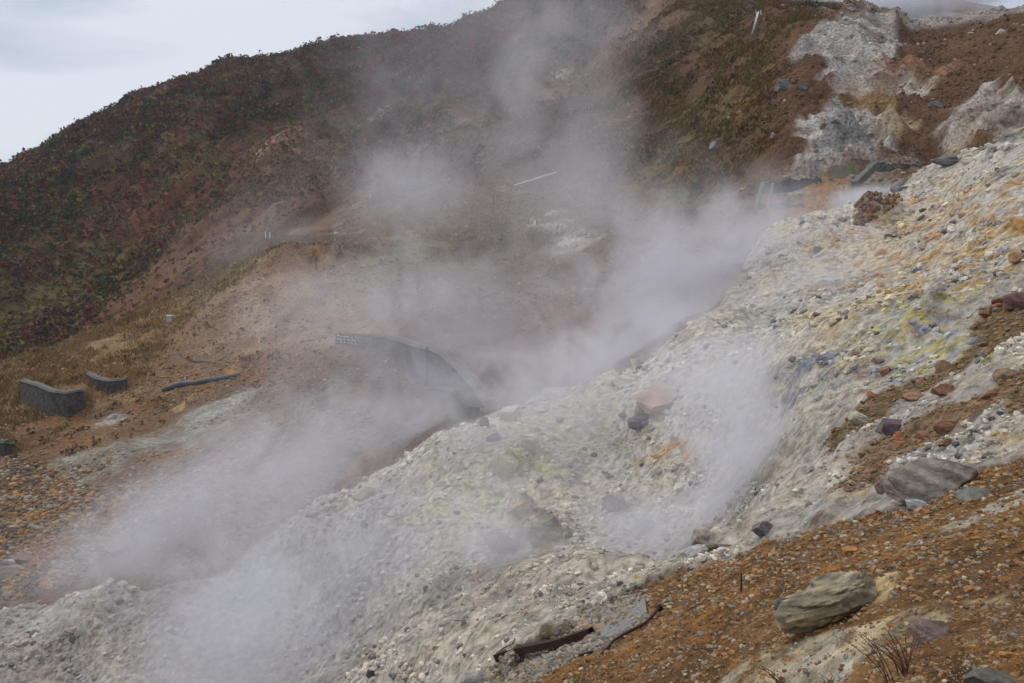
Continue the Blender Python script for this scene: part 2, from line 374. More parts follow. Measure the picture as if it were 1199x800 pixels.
patch([(560, 330), (620, 330), (700, 340), (730, 390), (700, 430), (630, 450), (560, 440), (600, 390)], (.26, .125, .07), (.18, .10, .07), soft=2, wob=4, seed=212, a=.8)
patch([(270, 330), (380, 330), (440, 345), (430, 390), (330, 420), (270, 395)], (.42, .34, .25), (.34, .22, .12), soft=2, wob=4, seed=213, a=.8)
# scree and pale streak on the left slope
patch([(60, 545), (190, 500), (290, 452), (310, 470), (250, 510), (150, 545), (90, 580)], (.36, .36, .31), (.25, .24, .2), soft=.6, wob=1.6, seed=214, a=.85)
patch([(255, 470), (290, 455), (292, 468), (262, 482), (240, 490)], (.5, .5, .46), soft=.6, wob=1.8, seed=215, a=.8)
patch([(100, 500), (130, 488), (155, 486), (150, 492), (120, 500)], (.5, .5, .48), soft=.2, wob=1.2, wl=1.5, seed=216, a=.8)
patch([(120, 492), (140, 486), (156, 484), (145, 490)], (.18, .19, .2), soft=.12, wob=.3, wl=1.5, seed=217)
patch([(0, 460), (60, 430), (160, 375), (250, 340), (330, 295), (392, 290), (380, 305), (300, 330), (240, 365), (160, 410), (170, 440), (150, 470), (70, 450), (20, 480), (0, 500)], (.34, .235, .12), (.26, .165, .08), soft=1, wob=2.4, seed=218, a=.9)
patch([(170, 365), (215, 345), (260, 318), (300, 300), (285, 325), (240, 345), (200, 362)], (.46, .34, .17), (.36, .25, .12), soft=.6, wob=1, seed=219)
patch([(205, 345), (265, 312), (300, 300), (296, 318), (250, 335)], (.22, .20, .07), soft=.6, wob=1.2, seed=220, a=.7)
patch([(300, 310), (345, 290), (392, 292), (380, 312), (350, 330), (320, 340)], (.17, .095, .06), (.36, .23, .08), soft=.6, wob=1.4, seed=221, a=.85)
patch([(200, 480), (215, 470), (225, 462), (212, 482)], (.52, .33, .12), soft=.2, wob=.4, wl=1, seed=222)
patch([(262, 438), (278, 420), (282, 430), (272, 440)], (.45, .24, .09), soft=.3, wob=.5, wl=1, seed=223)
patch([(385, 500), (430, 480), (445, 520), (430, 560), (400, 570), (380, 540)], (.26, .15, .08), (.38, .26, .12), n_tiny, soft=.5, wob=1, seed=224)
# grass on the rusty hill
patch([(740, 190), (790, 120), (880, 80), (910, 95), (890, 140), (840, 190), (800, 215), (755, 235)], (.19, .13, .035), (.13, .10, .03), soft=2, wob=4, wl=8, seed=225, a=.8)
patch([(800, 20), (860, 0), (910, 5), (850, 40), (800, 45)], (.13, .11, .04), soft=1.5, wob=3, seed=226, a=.6)
patch([(760, 240), (800, 190), (880, 175), (890, 200), (830, 225), (780, 250)], (.12, .085, .03), (.2, .14, .03), soft=1.5, wob=3, seed=227, a=.8)
# pale altered clay high on the right
W1, W2 = (.56, .53, .50), (.36, .36, .35)
patch([(934, 62), (985, 24), (1040, 16), (1052, 50), (1032, 78), (985, 85), (958, 72)], W1, W2, soft=.6, wob=2.2, seed=230)
patch([(985, 88), (1030, 62), (1050, 85), (1092, 98), (1085, 116), (1030, 104), (1000, 116), (962, 118)], (.56, .52, .47), (.42, .35, .29), soft=.6, wob=2.2, seed=231)
patch([(1005, 60), (1040, 68), (1120, 70), (1110, 84), (1040, 84)], (.40, .22, .14), soft=1, wob=2, seed=232, a=.6)
patch([(1000, 104), (1035, 104), (1050, 124), (1020, 128), (985, 124)], (.34, .20, .09), (.4, .30, .14), soft=.5, wob=1.6, seed=233, a=.7)
patch([(926, 150), (985, 122), (1025, 125), (1066, 150), (1045, 166), (1020, 182), (975, 192), (962, 208), (922, 208), (945, 180)], (.60, .55, .51), (.40, .39, .38), soft=.4, wob=1.6, seed=234)
patch([(976, 128), (990, 122), (1015, 150), (1022, 170), (985, 172), (965, 160)], (.20, .205, .20), (.32, .32, .31), soft=.4, wob=1.4, seed=235)
patch([(1018, 142), (1060, 130), (1068, 150), (1048, 166), (1022, 158)], (.34, .26, .12), (.42, .37, .24), soft=.4, wob=1.6, seed=236)
patch([(1094, 162), (1130, 118), (1155, 98), (1176, 112), (1199, 122), (1240, 130), (1240, 155), (1150, 148), (1120, 160)], (.58, .54, .49), (.40, .38, .36), soft=.5, wob=1.8, seed=237)
patch([(1100, 160), (1125, 140), (1160, 150), (1140, 165)], (.42, .32, .2), soft=.4, wob=1.4, seed=238, a=.5)
patch([(915, 205), (960, 190), (1000, 186), (1060, 180), (1120, 175), (1130, 190), (1060, 215), (1000, 230), (915, 240)], (.24, .17, .12), (.40, .37, .33), soft=.8, wob=2.2, seed=239, a=.9)
patch([(925, 245), (960, 212), (990, 212), (985, 235), (945, 262)], (.42, .19, .05), (.36, .24, .10), soft=.3, wob=.8, wl=2, seed=240)
patch([(930, 0), (1000, 8), (1080, 14), (1140, 14), (1199, 4), (1199, 12), (1150, 24), (1110, 26), (1050, 18), (960, 8)], (.42, .41, .40), soft=1, wob=1.5, seed=241, a=.8)

# white crust of the fumarole bank
wl_n = nz(2.6, 5, 120, -.3, .3)
paint(near_white, (.62, .57, .485), (.45, .42, .37), wl_n)
paint(near_white * nz(1.1, 5, 121, .02, .45) * .4, (.27, .265, .26))
paint(near_white * nz(3.5, 5, 122, .1, .45) * .7, (.52, .49, .40))
paint(near_white * nz(.55, 5, 123, .05, .4) * .35, (.58, .57, .55))
paint(near_white * nz(1.9, 5, 124, .25, .5) * .5, (.37, .28, .21))
SULF, ORA, BLUE, PINK, GREY = (.55, .52, .27), (.46, .27, .11), (.27, .30, .38), (.42, .32, .28), (.22, .22, .225)
q = lambda o, s, lo=-.1, hi=.35: nz(o, 5, s, lo, hi)
def soil(poly, c, a, wl, seed, soft=.6, wob=1.2, lo=-.1, hi=.35, c2=None):
    m = region(poly, soft, wob, 3, seed) * near_white
    sel = m > 0
    w = sstep(lo, hi, fbm(XC[sel], YC[sel], wl, 6, .6, seed + 500, rr=np.hypot(X[sel], Y[sel])))
    paint_where(m[sel] * w * a, sel, c, c2, n_fine)
soil([(900, 290), (960, 235), (1080, 220), (1199, 150), (1300, 100), (1300, 300), (1199, 280), (1080, 330), (930, 370), (880, 330)], (.58, .55, .50), .9, 1.5, 301, lo=-.4, hi=.2)
soil([(900, 290), (960, 235), (1080, 220), (1199, 150), (1300, 100), (1300, 340), (1150, 420), (1000, 470), (900, 430), (930, 370), (880, 330)], (.60, .51, .33), .75, 4, 345, lo=-.15, hi=.3)
soil([(480, 600), (560, 510), (640, 470), (760, 420), (860, 440), (800, 560), (640, 640), (500, 660)], (.56, .51, .36), .6, 3, 346, lo=-.1, hi=.3)
soil([(560, 690), (640, 656), (800, 660), (760, 700), (600, 760), (480, 790)], (.60, .53, .42), .6, 1, 347, lo=-.1, hi=.3)
soil([(930, 270), (1000, 240), (1100, 220), (1199, 200), (1199, 270), (1080, 320), (950, 340)], ORA, .85, .9, 302, lo=.0, hi=.3)
soil([(1030, 260), (1110, 230), (1140, 250), (1060, 300)], PINK, .8, 1.2, 303, lo=-.2, hi=.3)
soil([(1000, 250), (1199, 190), (1199, 330), (1000, 340)], BLUE, .8, .8, 304, lo=.16, hi=.36)
soil([(1000, 300), (1199, 240), (1199, 350), (1100, 360), (1060, 400)], (.46, .31, .12), .85, .6, 305, lo=-.02, hi=.22)
soil([(1100, 285), (1180, 262), (1199, 262), (1199, 272), (1110, 292)], (.42, .22, .05), .9, 1.2, 306, soft=.2, wob=.6, lo=-.3, hi=.2)
soil([(1150, 170), (1199, 150), (1240, 150), (1199, 200), (1165, 215)], GREY, .8, 1.2, 307, lo=-.1, hi=.3)
soil([(1140, 160), (1199, 148), (1199, 160), (1160, 175), (1142, 174)], (.17, .17, .12), .9, .8, 308, soft=.3, wob=.7, lo=-.3, hi=.2)
soil([(990, 375), (1060, 345), (1150, 355), (1150, 420), (1060, 450), (1020, 430)], (.50, .49, .42), .8, .9, 309, lo=-.3, hi=.2)
soil([(990, 375), (1060, 345), (1150, 355), (1150, 420), (1060, 450), (1020, 430)], BLUE, .85, .5, 310, lo=.06, hi=.25)
soil([(990, 375), (1060, 345), (1150, 355), (1150, 420), (1060, 450), (1020, 430)], (.53, .48, .18), .85, .45, 311, lo=.05, hi=.25)
soil([(1070, 345), (1095, 338), (1110, 358), (1080, 370), (1055, 362)], GREY, .7, .6, 312, lo=-.3, hi=.2)
soil([(890, 430), (940, 400), (1000, 362), (1040, 360), (960, 410), (900, 445)], (.48, .33, .20), .8, .5, 313, lo=-.1, hi=.25)
soil([(935, 420), (975, 415), (985, 450), (960, 470), (935, 455)], (.27, .30, .37), .9, 1.2, 314, lo=-.5, hi=0)
soil([(975, 440), (1035, 425), (1040, 470), (990, 500), (980, 470)], (.46, .33, .19), .7, .6, 315, lo=-.1, hi=.3)
soil([(740, 420), (830, 400), (900, 430), (830, 500), (760, 560), (700, 560)], (.60, .58, .55), .7, 1, 316, lo=-.3, hi=.2)
soil([(735, 545), (800, 505), (840, 510), (800, 545)], (.50, .31, .13), 1, 1, 317, lo=-.4, hi=.2)
soil([(480, 560), (560, 520), (640, 480), (740, 430), (720, 500), (600, 580), (500, 620)], SULF, .75, .9, 318, lo=.0, hi=.3)
soil([(570, 560), (590, 530), (620, 520), (640, 530), (600, 560)], (.50, .46, .22), .8, .7, 319, lo=-.2, hi=.2)
soil([(470, 600), (550, 585), (560, 600), (480, 625)], SULF, .7, .8, 320, lo=-.2, hi=.2)
soil([(565, 660), (600, 590), (640, 575), (660, 620), (620, 670)], (.38, .29, .18), .8, .7, 321, lo=-.2, hi=.2)
soil([(-320, T_, 30), (-320, T_, 62), (0, 717), (200, 690), (310, 632), (400, 580), (500, 528), (540, 560), (480, 640), (470, 720), (400, 800), (200, T_, 30)], (.41, .395, .39), .75, 4, 348, lo=-.4, hi=.15, soft=1.5)
soil([(345, 640), (400, 590), (440, 570), (500, 560), (480, 640), (420, 720), (360, 760)], GREY, .65, .5, 322, lo=-.05, hi=.3)
soil([(330, 600), (440, 560), (420, 640), (360, 680)], (.38, .37, .22), .6, .6, 323, lo=.05, hi=.35)
soil([(345, 745), (385, 715), (400, 740), (370, 770)], (.48, .50, .62), .7, 1, 324, lo=-.3, hi=.2)
soil([(475, 640), (500, 625), (495, 650), (475, 665)], (.48, .50, .62), .6, 1, 325, lo=-.3, hi=.2)
soil([(150, 690), (230, 690), (220, 720), (160, 720)], (.40, .28, .20), .7, .8, 326, lo=-.3, hi=.2)
soil([(0, 720), (200, 700), (380, 800), (0, 830)], (.42, .37, .32), .7, 1.2, 327, lo=-.3, hi=.3)
soil([(640, 700), (740, 680), (800, 665), (780, 690), (700, 720), (640, 730)], (.56, .53, .44), .8, .4, 328, lo=-.4, hi=.2, soft=.2, wob=.3)
soil([(560, 690), (640, 656), (740, 660), (690, 690), (600, 720)], (.40, .33, .30), .6, .6, 329, lo=-.2, hi=.3, soft=.2, wob=.4)
soil([(715, 705), (745, 675), (765, 668), (752, 690), (728, 712)], (.42, .28, .06), .85, .35, 330, lo=-.4, hi=.1, soft=.1, wob=.25)
# rocky brown bands on the right
bands = region([(1150, 362), (1199, 340), (1300, 300), (1300, 350), (1199, 392), (1140, 425), (1080, 452), (1040, 475), (985, 520), (975, 508), (1010, 470), (1060, 445), (1120, 425)], .2, .8, 2, 340)
paint(bands, (.17, .135, .06), (.24, .15, .07), nz(.3, 5, 341, -.2, .2))
bands2 = region([(985, 535), (1040, 500), (1080, 478), (1140, 462), (1199, 432), (1300, 390), (1300, 440), (1199, 478), (1120, 508), (1040, 548), (1000, 570)], .2, .8, 2, 342)
paint(bands2, (.25, .155, .095), (.33, .22, .12), nz(.4, 5, 343, -.2, .2))
b3 = region([(1085, 470), (1140, 450), (1199, 425), (1199, 412), (1140, 440), (1100, 458)], .1, .3, 1, 344)
paint(b3 * .85, (.55, .50, .40))
# rusty gravel of the near slope
gn = nz(.12, 5, 131, -.25, .25); gb = nz(1.4, 5, 132, -.25, .3)
paint(gravel, (.185, .102, .045), (.27, .150, .060), gb)
paint(gravel * nz(.07, 5, 133, .0, .3) * .7, (.15, .085, .045))
paint(gravel * nz(.09, 5, 134, .15, .4) * .7, (.42, .34, .22))
paint(gravel * nz(.6, 5, 135, .15, .5) * .7, (.42, .19, .045))
def crust(poly, seed, a=1.0, wl=.3, lo=-.15, hi=.15, c=(.60, .56, .47), soft=.05, wob=.18):
    m = region(poly, soft, wob, .6, seed)
    sel = m > 0
    m[sel] *= sstep(lo, hi, fbm(XC[sel], YC[sel], wl, 6, .65, seed + 300)) * a
    paint_where(m[sel], sel, c, (.55, .42, .22), n_fine)
    return m
c1 = crust([(845, 795), (885, 768), (950, 745), (1000, 735), (1040, 725), (1045, 745), (1000, 775), (960, 830), (850, 840)], 401, 1, .3, -.5, 0)
c1 = np.maximum(c1, crust([(1010, 735), (1060, 715), (1110, 705), (1140, 715), (1090, 745), (1030, 765)], 402, 1, .25, -.3, .05))
c1 = np.maximum(c1, crust([(1095, 618), (1140, 598), (1199, 572), (1230, 565), (1199, 590), (1120, 625)], 403, 1, .25, -.35, .05))
c1 = np.maximum(c1, crust([(1115, 705), (1170, 692), (1199, 690), (1199, 702), (1130, 722)], 404, 1, .2, -.3, .1))
c1 = np.maximum(c1, crust([(1020, 695), (1028, 672), (1055, 668), (1060, 690), (1035, 712), (1018, 712)], 405, 1, .3, -.6, -.1, (.50, .40, .27)))
c1 = np.maximum(c1, crust([(940, 612), (1010, 585), (1060, 560), (1130, 545), (1199, 512), (1199, 500), (1100, 525), (1040, 555), (980, 570), (940, 595)], 406, 1, .3, -.4, .1, (.52, .51, .50)))
greygrav = region([(565, 800), (600, 770), (650, 735), (700, 710), (745, 690), (760, 720), (740, 745), (700, 765), (640, 790), (600, 812)], .2, .4, 1, 410)
paint(greygrav * .75, (.24, .215, .18), (.33, .30, .24), gn)
shade_n = nz(.16, 6, 137, -.5, .5)
COL *= (.82 + .36 * shade_n)[..., None]

# ------------------------------------------------------------------ ground mesh: one sheet out to the horizon
def mat_new(name):
    m = bpy.data.materials.new(name); m.use_nodes = True
    nt = m.node_tree; nt.nodes.clear()
    o = nt.nodes.new('ShaderNodeOutputMaterial'); b = nt.nodes.new('ShaderNodeBsdfPrincipled')
    nt.links.new(b.outputs[0], o.inputs['Surface'])
    b.inputs['Roughness'].default_value = .95; b.inputs['Specular IOR Level'].default_value = .15
    return m, nt, b, o
def soil_material(name, bump=.9, attr='soil'):
    m, nt, b, o = mat_new(name)
    L = nt.links.new
    a = nt.nodes.new('ShaderNodeAttribute'); a.attribute_name = attr
    t = nt.nodes.new('ShaderNodeTexCoord')
    hs = []
    for sc, det, ro in ((2.6, 9, .70), (.28, 10, .7), (.9, 8, .7)):
        n_ = nt.nodes.new('ShaderNodeTexNoise'); n_.inputs['Scale'].default_value = sc; n_.inputs['Detail'].default_value = det; n_.inputs['Roughness'].default_value = ro
        L(t.outputs['Object'], n_.inputs['Vector']); hs.append(n_)
    mr = nt.nodes.new('ShaderNodeMapRange'); mr.inputs['From Min'].default_value = .38; mr.inputs['From Max'].default_value = .60; mr.inputs['To Min'].default_value = .50; mr.inputs['To Max'].default_value = 1.3
    L(hs[0].outputs['Fac'], mr.inputs['Value'])
    mu = nt.nodes.new('ShaderNodeVectorMath'); mu.operation = 'SCALE'
    L(a.outputs['Color'], mu.inputs[0]); L(mr.outputs[0], mu.inputs['Scale'])
    # small warm stains
    st = nt.nodes.new('ShaderNodeMapRange'); st.inputs['From Min'].default_value = .52; st.inputs['From Max'].default_value = .66; st.inputs['To Max'].default_value = .45
    L(hs[2].outputs['Fac'], st.inputs['Value'])
    tn = nt.nodes.new('ShaderNodeVectorMath'); tn.operation = 'MULTIPLY'; tn.inputs[1].default_value = (.72, .58, .45); L(mu.outputs[0], tn.inputs[0])
    mxs = nt.nodes.new('ShaderNodeMix'); mxs.data_type = 'RGBA'; L(st.outputs[0], mxs.inputs['Factor']); L(mu.outputs[0], mxs.inputs['A']); L(tn.outputs[0], mxs.inputs['B'])
    L(mxs.outputs['Result'], b.inputs['Base Color'])
    bp1 = nt.nodes.new('ShaderNodeBump'); bp1.inputs['Strength'].default_value = bump; bp1.inputs['Distance'].default_value = .09
    bp2 = nt.nodes.new('ShaderNodeBump'); bp2.inputs['Strength'].default_value = bump; bp2.inputs['Distance'].default_value = 1.2
    L(hs[0].outputs['Fac'], bp1.inputs['Height']); L(hs[1].outputs['Fac'], bp2.inputs['Height'])
    L(bp2.outputs[0], bp1.inputs['Normal']); L(bp1.outputs[0], b.inputs['Normal'])
    return m
def mesh_np(name, V, F, mat=None, col=None, smooth=False, attr='soil'):
    """mesh from arrays; F is (n, 3) or (n, 4); col is one colour per vertex"""
    me = bpy.data.meshes.new(name)
    V = np.ascontiguousarray(V, np.float32); F = np.ascontiguousarray(F, np.int32)
    me.vertices.add(len(V)); me.vertices.foreach_set('co', V.ravel())
    k = F.shape[1]
    me.loops.add(F.size); me.loops.foreach_set('vertex_index', F.ravel())
    me.polygons.add(len(F)); me.polygons.foreach_set('loop_start', np.arange(0, F.size, k, dtype=np.int32))
    me.polygons.foreach_set('use_smooth', np.full(len(F), smooth))
    me.update(calc_edges=True)
    if col is not None:
        at = me.color_attributes.new(attr, 'FLOAT_COLOR', 'POINT')
        c4 = np.ones((len(V), 4), np.float32); c4[:, :3] = col
        at.data.foreach_set('color', c4.ravel())
    if mat: me.materials.append(mat)
    return me
def link(name, me, parent=None):
    o = bpy.data.objects.new(name, me); scene.collection.objects.link(o)
    if parent: o.parent = parent
    return o
def tag(o, label=None, cat=None, group=None, kind=None):
    if label: o['label'] = label
    if cat: o['category'] = cat
    if group: o['group'] = group
    if kind: o['kind'] = kind
    return o
idx = np.arange(NU * NT).reshape(NU, NT)
nx = np.concatenate([idx[:, 1:], idx[:, :1]], 1)
F = np.stack([idx[:-1], nx[:-1], nx[1:], idx[1:]], -1).reshape(-1, 4)
V = np.stack([X, Y, Z], -1).reshape(-1, 3)
G_MAT = soil_material('soil')
tag(link('ground', mesh_np('ground', V, F, G_MAT, COL.reshape(-1, 3), True)), kind='structure')

# ------------------------------------------------------------------ haze and steam
zmin, zmax = float(Z[:, np.abs(TH) < R(60)].min()), float(Z.max())
def volume_material(name, dens, color):
    m = bpy.data.materials.new(name); m.use_nodes = True
    nt = m.node_tree; nt.nodes.clear()
    o = nt.nodes.new('ShaderNodeOutputMaterial'); v = nt.nodes.new('ShaderNodeVolumePrincipled')
    v.inputs['Color'].default_value = (*color, 1); v.inputs['Density'].default_value = dens; v.inputs['Anisotropy'].default_value = 0.0
    nt.links.new(v.outputs[0], o.inputs['Volume'])
    return m, nt, v
def steam_material():
    m, nt, v = volume_material('steam', 0, (.90, .915, .985))
    L = nt.links.new; N = nt.nodes.new
    t = N('ShaderNodeTexCoord'); g = N('ShaderNodeNewGeometry')
    ln = N('ShaderNodeVectorMath'); ln.operation = 'LENGTH'; L(t.outputs['Object'], ln.inputs[0])
    n1 = N('ShaderNodeTexNoise'); n1.inputs['Scale'].default_value = 1.0; n1.inputs['Detail'].default_value = 6; n1.inputs['Roughness'].default_value = .68; n1.inputs['Distortion'].default_value = 1.0
    sc = N('ShaderNodeAttribute'); sc.attribute_type = 'OBJECT'; sc.attribute_name = 'wisp'
    vm = N('ShaderNodeVectorMath'); vm.operation = 'SCALE'; L(g.outputs['Position'], vm.inputs[0]); L(sc.outputs['Fac'], vm.inputs['Scale'])
    L(vm.outputs[0], n1.inputs['Vector'])
    fall = N('ShaderNodeMapRange'); fall.interpolation_type = 'SMOOTHSTEP'
    fall.inputs['From Min'].default_value = 1.0; fall.inputs['From Max'].default_value = .0; fall.inputs['To Min'].default_value = 0; fall.inputs['To Max'].default_value = 1
    L(ln.outputs['Value'], fall.inputs['Value'])
    # density = falloff * smoothstep(noise - threshold), the threshold rising towards the rim
    a = N('ShaderNodeMath'); a.operation = 'MULTIPLY_ADD'; a.inputs[1].default_value = .26; L(fall.outputs[0], a.inputs[0]); L(n1.outputs['Fac'], a.inputs[2])
    w = N('ShaderNodeMapRange'); w.interpolation_type = 'SMOOTHSTEP'; w.inputs['From Min'].default_value = .44; w.inputs['From Max'].default_value = .74; L(a.outputs[0], w.inputs['Value'])
    mu = N('ShaderNodeMath'); mu.operation = 'MULTIPLY'; L(w.outputs[0], mu.inputs[0]); L(fall.outputs[0], mu.inputs[1])
    d = N('ShaderNodeAttribute'); d.attribute_type = 'OBJECT'; d.attribute_name = 'thickness'
    mu2 = N('ShaderNodeMath'); mu2.operation = 'MULTIPLY'; L(mu.outputs[0], mu2.inputs[0]); L(d.outputs['Fac'], mu2.inputs[1])
    L(mu2.outputs[0], v.inputs['Density'])
    return m
STEAM = steam_material()
import bmesh
def ico(sub):
    bm = bmesh.new(); bmesh.ops.create_icosphere(bm, subdivisions=sub, radius=1)
    bm.verts.ensure_lookup_table()
    v = np.array([x.co[:] for x in bm.verts], np.float32); f = np.array([[q_.index for q_ in p.verts] for p in bm.faces], np.int32)
    bm.free(); return v, f
ICO = {k: ico(k) for k in (1, 2, 3, 4)}
steam_me = mesh_np('steam', ICO[3][0] * 1.01, ICO[3][1], STEAM)
# column, row, distance, half width px, half height px, half depth m, tilt deg, optical depth, words
PLUMES = [
 (790, 335, 66, 200, 120, 9, 25, 1.2, 'thick white steam rising over the head of the fumarole bank'),
 (870, 280, 84, 110, 70, 8, 20, .85, 'steam drifting in front of the upper check dam'),
 (700, 245, 84, 130, 120, 10, -30, .32, 'thin steam leaning up the slope from the main vent'),
 (680, 140, 96, 75, 150, 10, -14, .2, 'tall faint column of steam against the brown slope'),
 (612, 110, 110, 50, 130, 10, -12, .33, 'narrow wisp of steam reaching the hilltop'),
 (650, 20, 130, 130, 60, 14, 0, .3, 'faint steam blurring the skyline at the hilltop'),
 (770, 400, 57, 120, 60, 6, 15, 1.0, 'dense steam just behind the crest with the yellow boulders'),
 (400, 365, 84, 180, 90, 9, 10, .55, 'pale steam over the hillside above the concrete chute'),
 (540, 375, 76, 170, 110, 8, 0, .65, 'steam over the scree above the end of the chute'),
 (370, 520, 58, 190, 110, 7, 25, .75, 'broad steam bank filling the gully below the chute'),
 (230, 600, 50, 170, 100, 6, 30, .85, 'steam bank creeping along the lower gully'),
 (120, 655, 52, 130, 70, 6, 20, .6, 'thin end of the steam bank in the lower gully'),
 (285, 750, 34, 170, 130, 4, 40, 1.05, 'bluish steam over the grey bank near the bottom edge'),
 (880, 550, 29, 100, 130, 3.5, 15, 1.5, 'steam column rising beside the rusty gravel slope'),
 (845, 450, 37, 120, 95, 4.5, -8, 1.1, 'steam veil over the blue grey hollow in the crust'),
 (760, 620, 28, 130, 60, 3, 12, 1.0, 'low steam lying behind the pale bank of crust'),
 (590, 640, 33, 90, 50, 3, 10, .8, 'small puff of steam behind the pale bank'),
 (480, 225, 108, 90, 70, 9, -20, .6, 'faint puff of steam on the middle slope'),
 (1075, -2, 196, 135, 26, 9, 4, 3.0, 'white steam behind the uppermost ridge'),
 (1010, 236, 90, 45, 20, 3, 10, 1.7, 'small jet of steam below the concrete block'),
 (520, 480, 58, 220, 90, 7, 20, .6, 'thin steam veil over the concrete chute'),
 (960, 335, 56, 100, 50, 5, 15, .7, 'steam drifting along the hollow between two pale crests'),
 (590, 220, 120, 290, 150, 14, -15, .32, 'very thin steam veil over the brown middle slope'),
 (640, 480, 46, 220, 90, 6, 15, .6, 'thin veil over the yellow boulders'),
 (330, 295, 130, 130, 80, 12, 10, .25, 'very thin veil above the grassy hill crest'),
 (520, 620, 36, 280, 120, 5, 25, .5, 'thin veil over the middle of the grey bank'),
 (700, 425, 56, 190, 55, 6, 20, .6, 'thin steam creeping over the crest with the yellow boulders'),
 (330, 640, 44, 240, 110, 5, 35, .45, 'thin veil creeping over the crest of the grey bank at the lower left'),
 (560, 60, 190, 230, 110, 20, 0, .22, 'very thin mist in front of the dark hilltop'),
]
for (px, py, r, hw, hh, hd, tilt, tau, words) in PLUMES:
    th, e = ray(px, py)
    o = link('steam', steam_me)
    o.location = (r * math.sin(th), r * math.cos(th), r * float(e))
    k = r / FPX
    o.scale = (hw * k * 1.35, hd, hh * k * 1.35)
    o.rotation_euler = (0, R(-tilt), -float(th))
    o['thickness'] = tau / hd * 1.45
    o['wisp'] = 1.0 / (k * 64)
    tag(o, words, 'steam', kind='stuff')
hm, _, _ = volume_material('haze', .00018, (.80, .87, 1.0))
z0, z1 = float(Z.min()) - 1, 105.0
x0, x1, y0, y1 = -3100, 3100, -3100, 3100
# the air stops at the box; the far ground sheet reaches its sides
cv = np.array([[x, y, z] for x in (x0, x1) for y in (y0, y1) for z in (z0, z1)])
cf = np.array([[0, 1, 3, 2], [4, 6, 7, 5], [0, 4, 5, 1], [2, 3, 7, 6], [0, 2, 6, 4], [1, 5, 7, 3]])
tag(link('haze', mesh_np('haze', cv, cf, hm)), kind='stuff')

# ------------------------------------------------------------------ plants on the hills (nobody could count them)
def at_ground(th, u):
    x = np.exp(u) * np.sin(th); y = np.exp(u) * np.cos(th)
    return x, y, height(x, y)
def scatter(nr, th0, th1, r0, r1, mask, power=0.0, seed=0):
    """random plan points where the ground map says so; power 0 = even per log distance, 2 = even per area"""
    g = np.random.default_rng(seed)
    th = g.uniform(R(th0), R(th1), nr)
    if power == 0: u = g.uniform(math.log(r0), math.log(r1), nr)
    else: u = np.log((g.uniform(r0 ** power, r1 ** power, nr)) ** (1 / power))
    x = np.exp(u) * np.sin(th); y = np.exp(u) * np.cos(th)
    keep = look(mask, x, y) > g.uniform(0, 1, nr)
    x, y = x[keep], y[keep]
    return x, y, height(x, y)
def leaf_clumps(name, x, y, z, size, tall, cols, leaves, leaf, seed, squash=.75):
    """bushes made of many small leaf sprays through each crown's volume"""
    g = np.random.default_rng(seed); n = len(x); m = n * leaves
    d = g.normal(size=(m, 3)); d /= np.linalg.norm(d, axis=1)[:, None]
    rad = g.uniform(.35, 1, m) ** .5
    lump = 1 + .35 * np.sin(d[:, 0] * 4 + np.repeat(g.uniform(0, 6, n), leaves)) * np.cos(d[:, 2] * 3 + np.repeat(g.uniform(0, 6, n), leaves))
    s = np.repeat(size, leaves); h = np.repeat(tall, leaves)
    c = np.stack([np.repeat(x, leaves) + d[:, 0] * rad * s * lump, np.repeat(y, leaves) + d[:, 1] * rad * s * lump, np.repeat(z, leaves) + h * .55 + d[:, 2] * rad * h * squash * lump], 1)
    a = g.normal(size=(m, 3)); a /= np.linalg.norm(a, axis=1)[:, None]
    b = np.cross(a, g.normal(size=(m, 3))); b /= np.linalg.norm(b, axis=1)[:, None]
    L = (s * leaf * g.uniform(.6, 1.4, m))[:, None]
    V = np.stack([c - a * L - b * L * .3, c + a * L - b * L * .5, c + b * L + a * L * .2, c - a * L * .6 + b * L * .7], 1).reshape(-1, 3)
    F = np.arange(m * 4).reshape(-1, 4)
    col = np.repeat(cols, leaves, 0) * g.uniform(.6, 1.45, (m, 1))
    return V, F, np.repeat(col, 4, 0)
def leaf_material(name):
    m, nt, b, o = mat_new(name)
    a = nt.nodes.new('ShaderNodeAttribute'); a.attribute_name = 'soil'
    t = nt.nodes.new('ShaderNodeTexCoord'); n_ = nt.nodes.new('ShaderNodeTexNoise'); n_.inputs['Scale'].default_value = 3; nt.links.new(t.outputs['Object'], n_.inputs['Vector'])
    mr = nt.nodes.new('ShaderNodeMapRange'); mr.inputs['To Min'].default_value = .6; mr.inputs['To Max'].default_value = 1.4; nt.links.new(n_.outputs['Fac'], mr.inputs['Value'])
    mu = nt.nodes.new('ShaderNodeVectorMath'); mu.operation = 'SCALE'; nt.links.new(a.outputs['Color'], mu.inputs[0]); nt.links.new(mr.outputs[0], mu.inputs['Scale'])
    nt.links.new(mu.outputs[0], b.inputs['Base Color'])
    b.inputs['Roughness'].default_value = .8
    return m
LEAF = leaf_material('leaves')
def pick(x, y, pal, wl, seed, g):
    """clustered colours from a palette"""
    pal = np.array(pal, np.float32); w = fbm(x, y, wl, 3, .6, seed) + g.normal(0, .10, len(x))
    i = np.clip(((w + .55) / 1.1 * len(pal)).astype(int), 0, len(pal) - 1)
    return pal[i] * g.uniform(.8, 1.2, (len(x), 1))
g = np.random.default_rng(5)
bush = np.clip(veg + .22 * heath * (1 - scar), 0, 1) * (1 - .9 * scar) * sstep(-.30, .02, fbm(X, Y, 18, 4, .6, 600)).astype(np.float32)
x, y, z = scatter(60000, -38, 10, 165, 460, bush, 1.0, 601)
s = (.6 + 1.4 * g.uniform(0, 1, len(x)) ** 2.5) * (.75 + .25 * np.hypot(x, y) / 300)
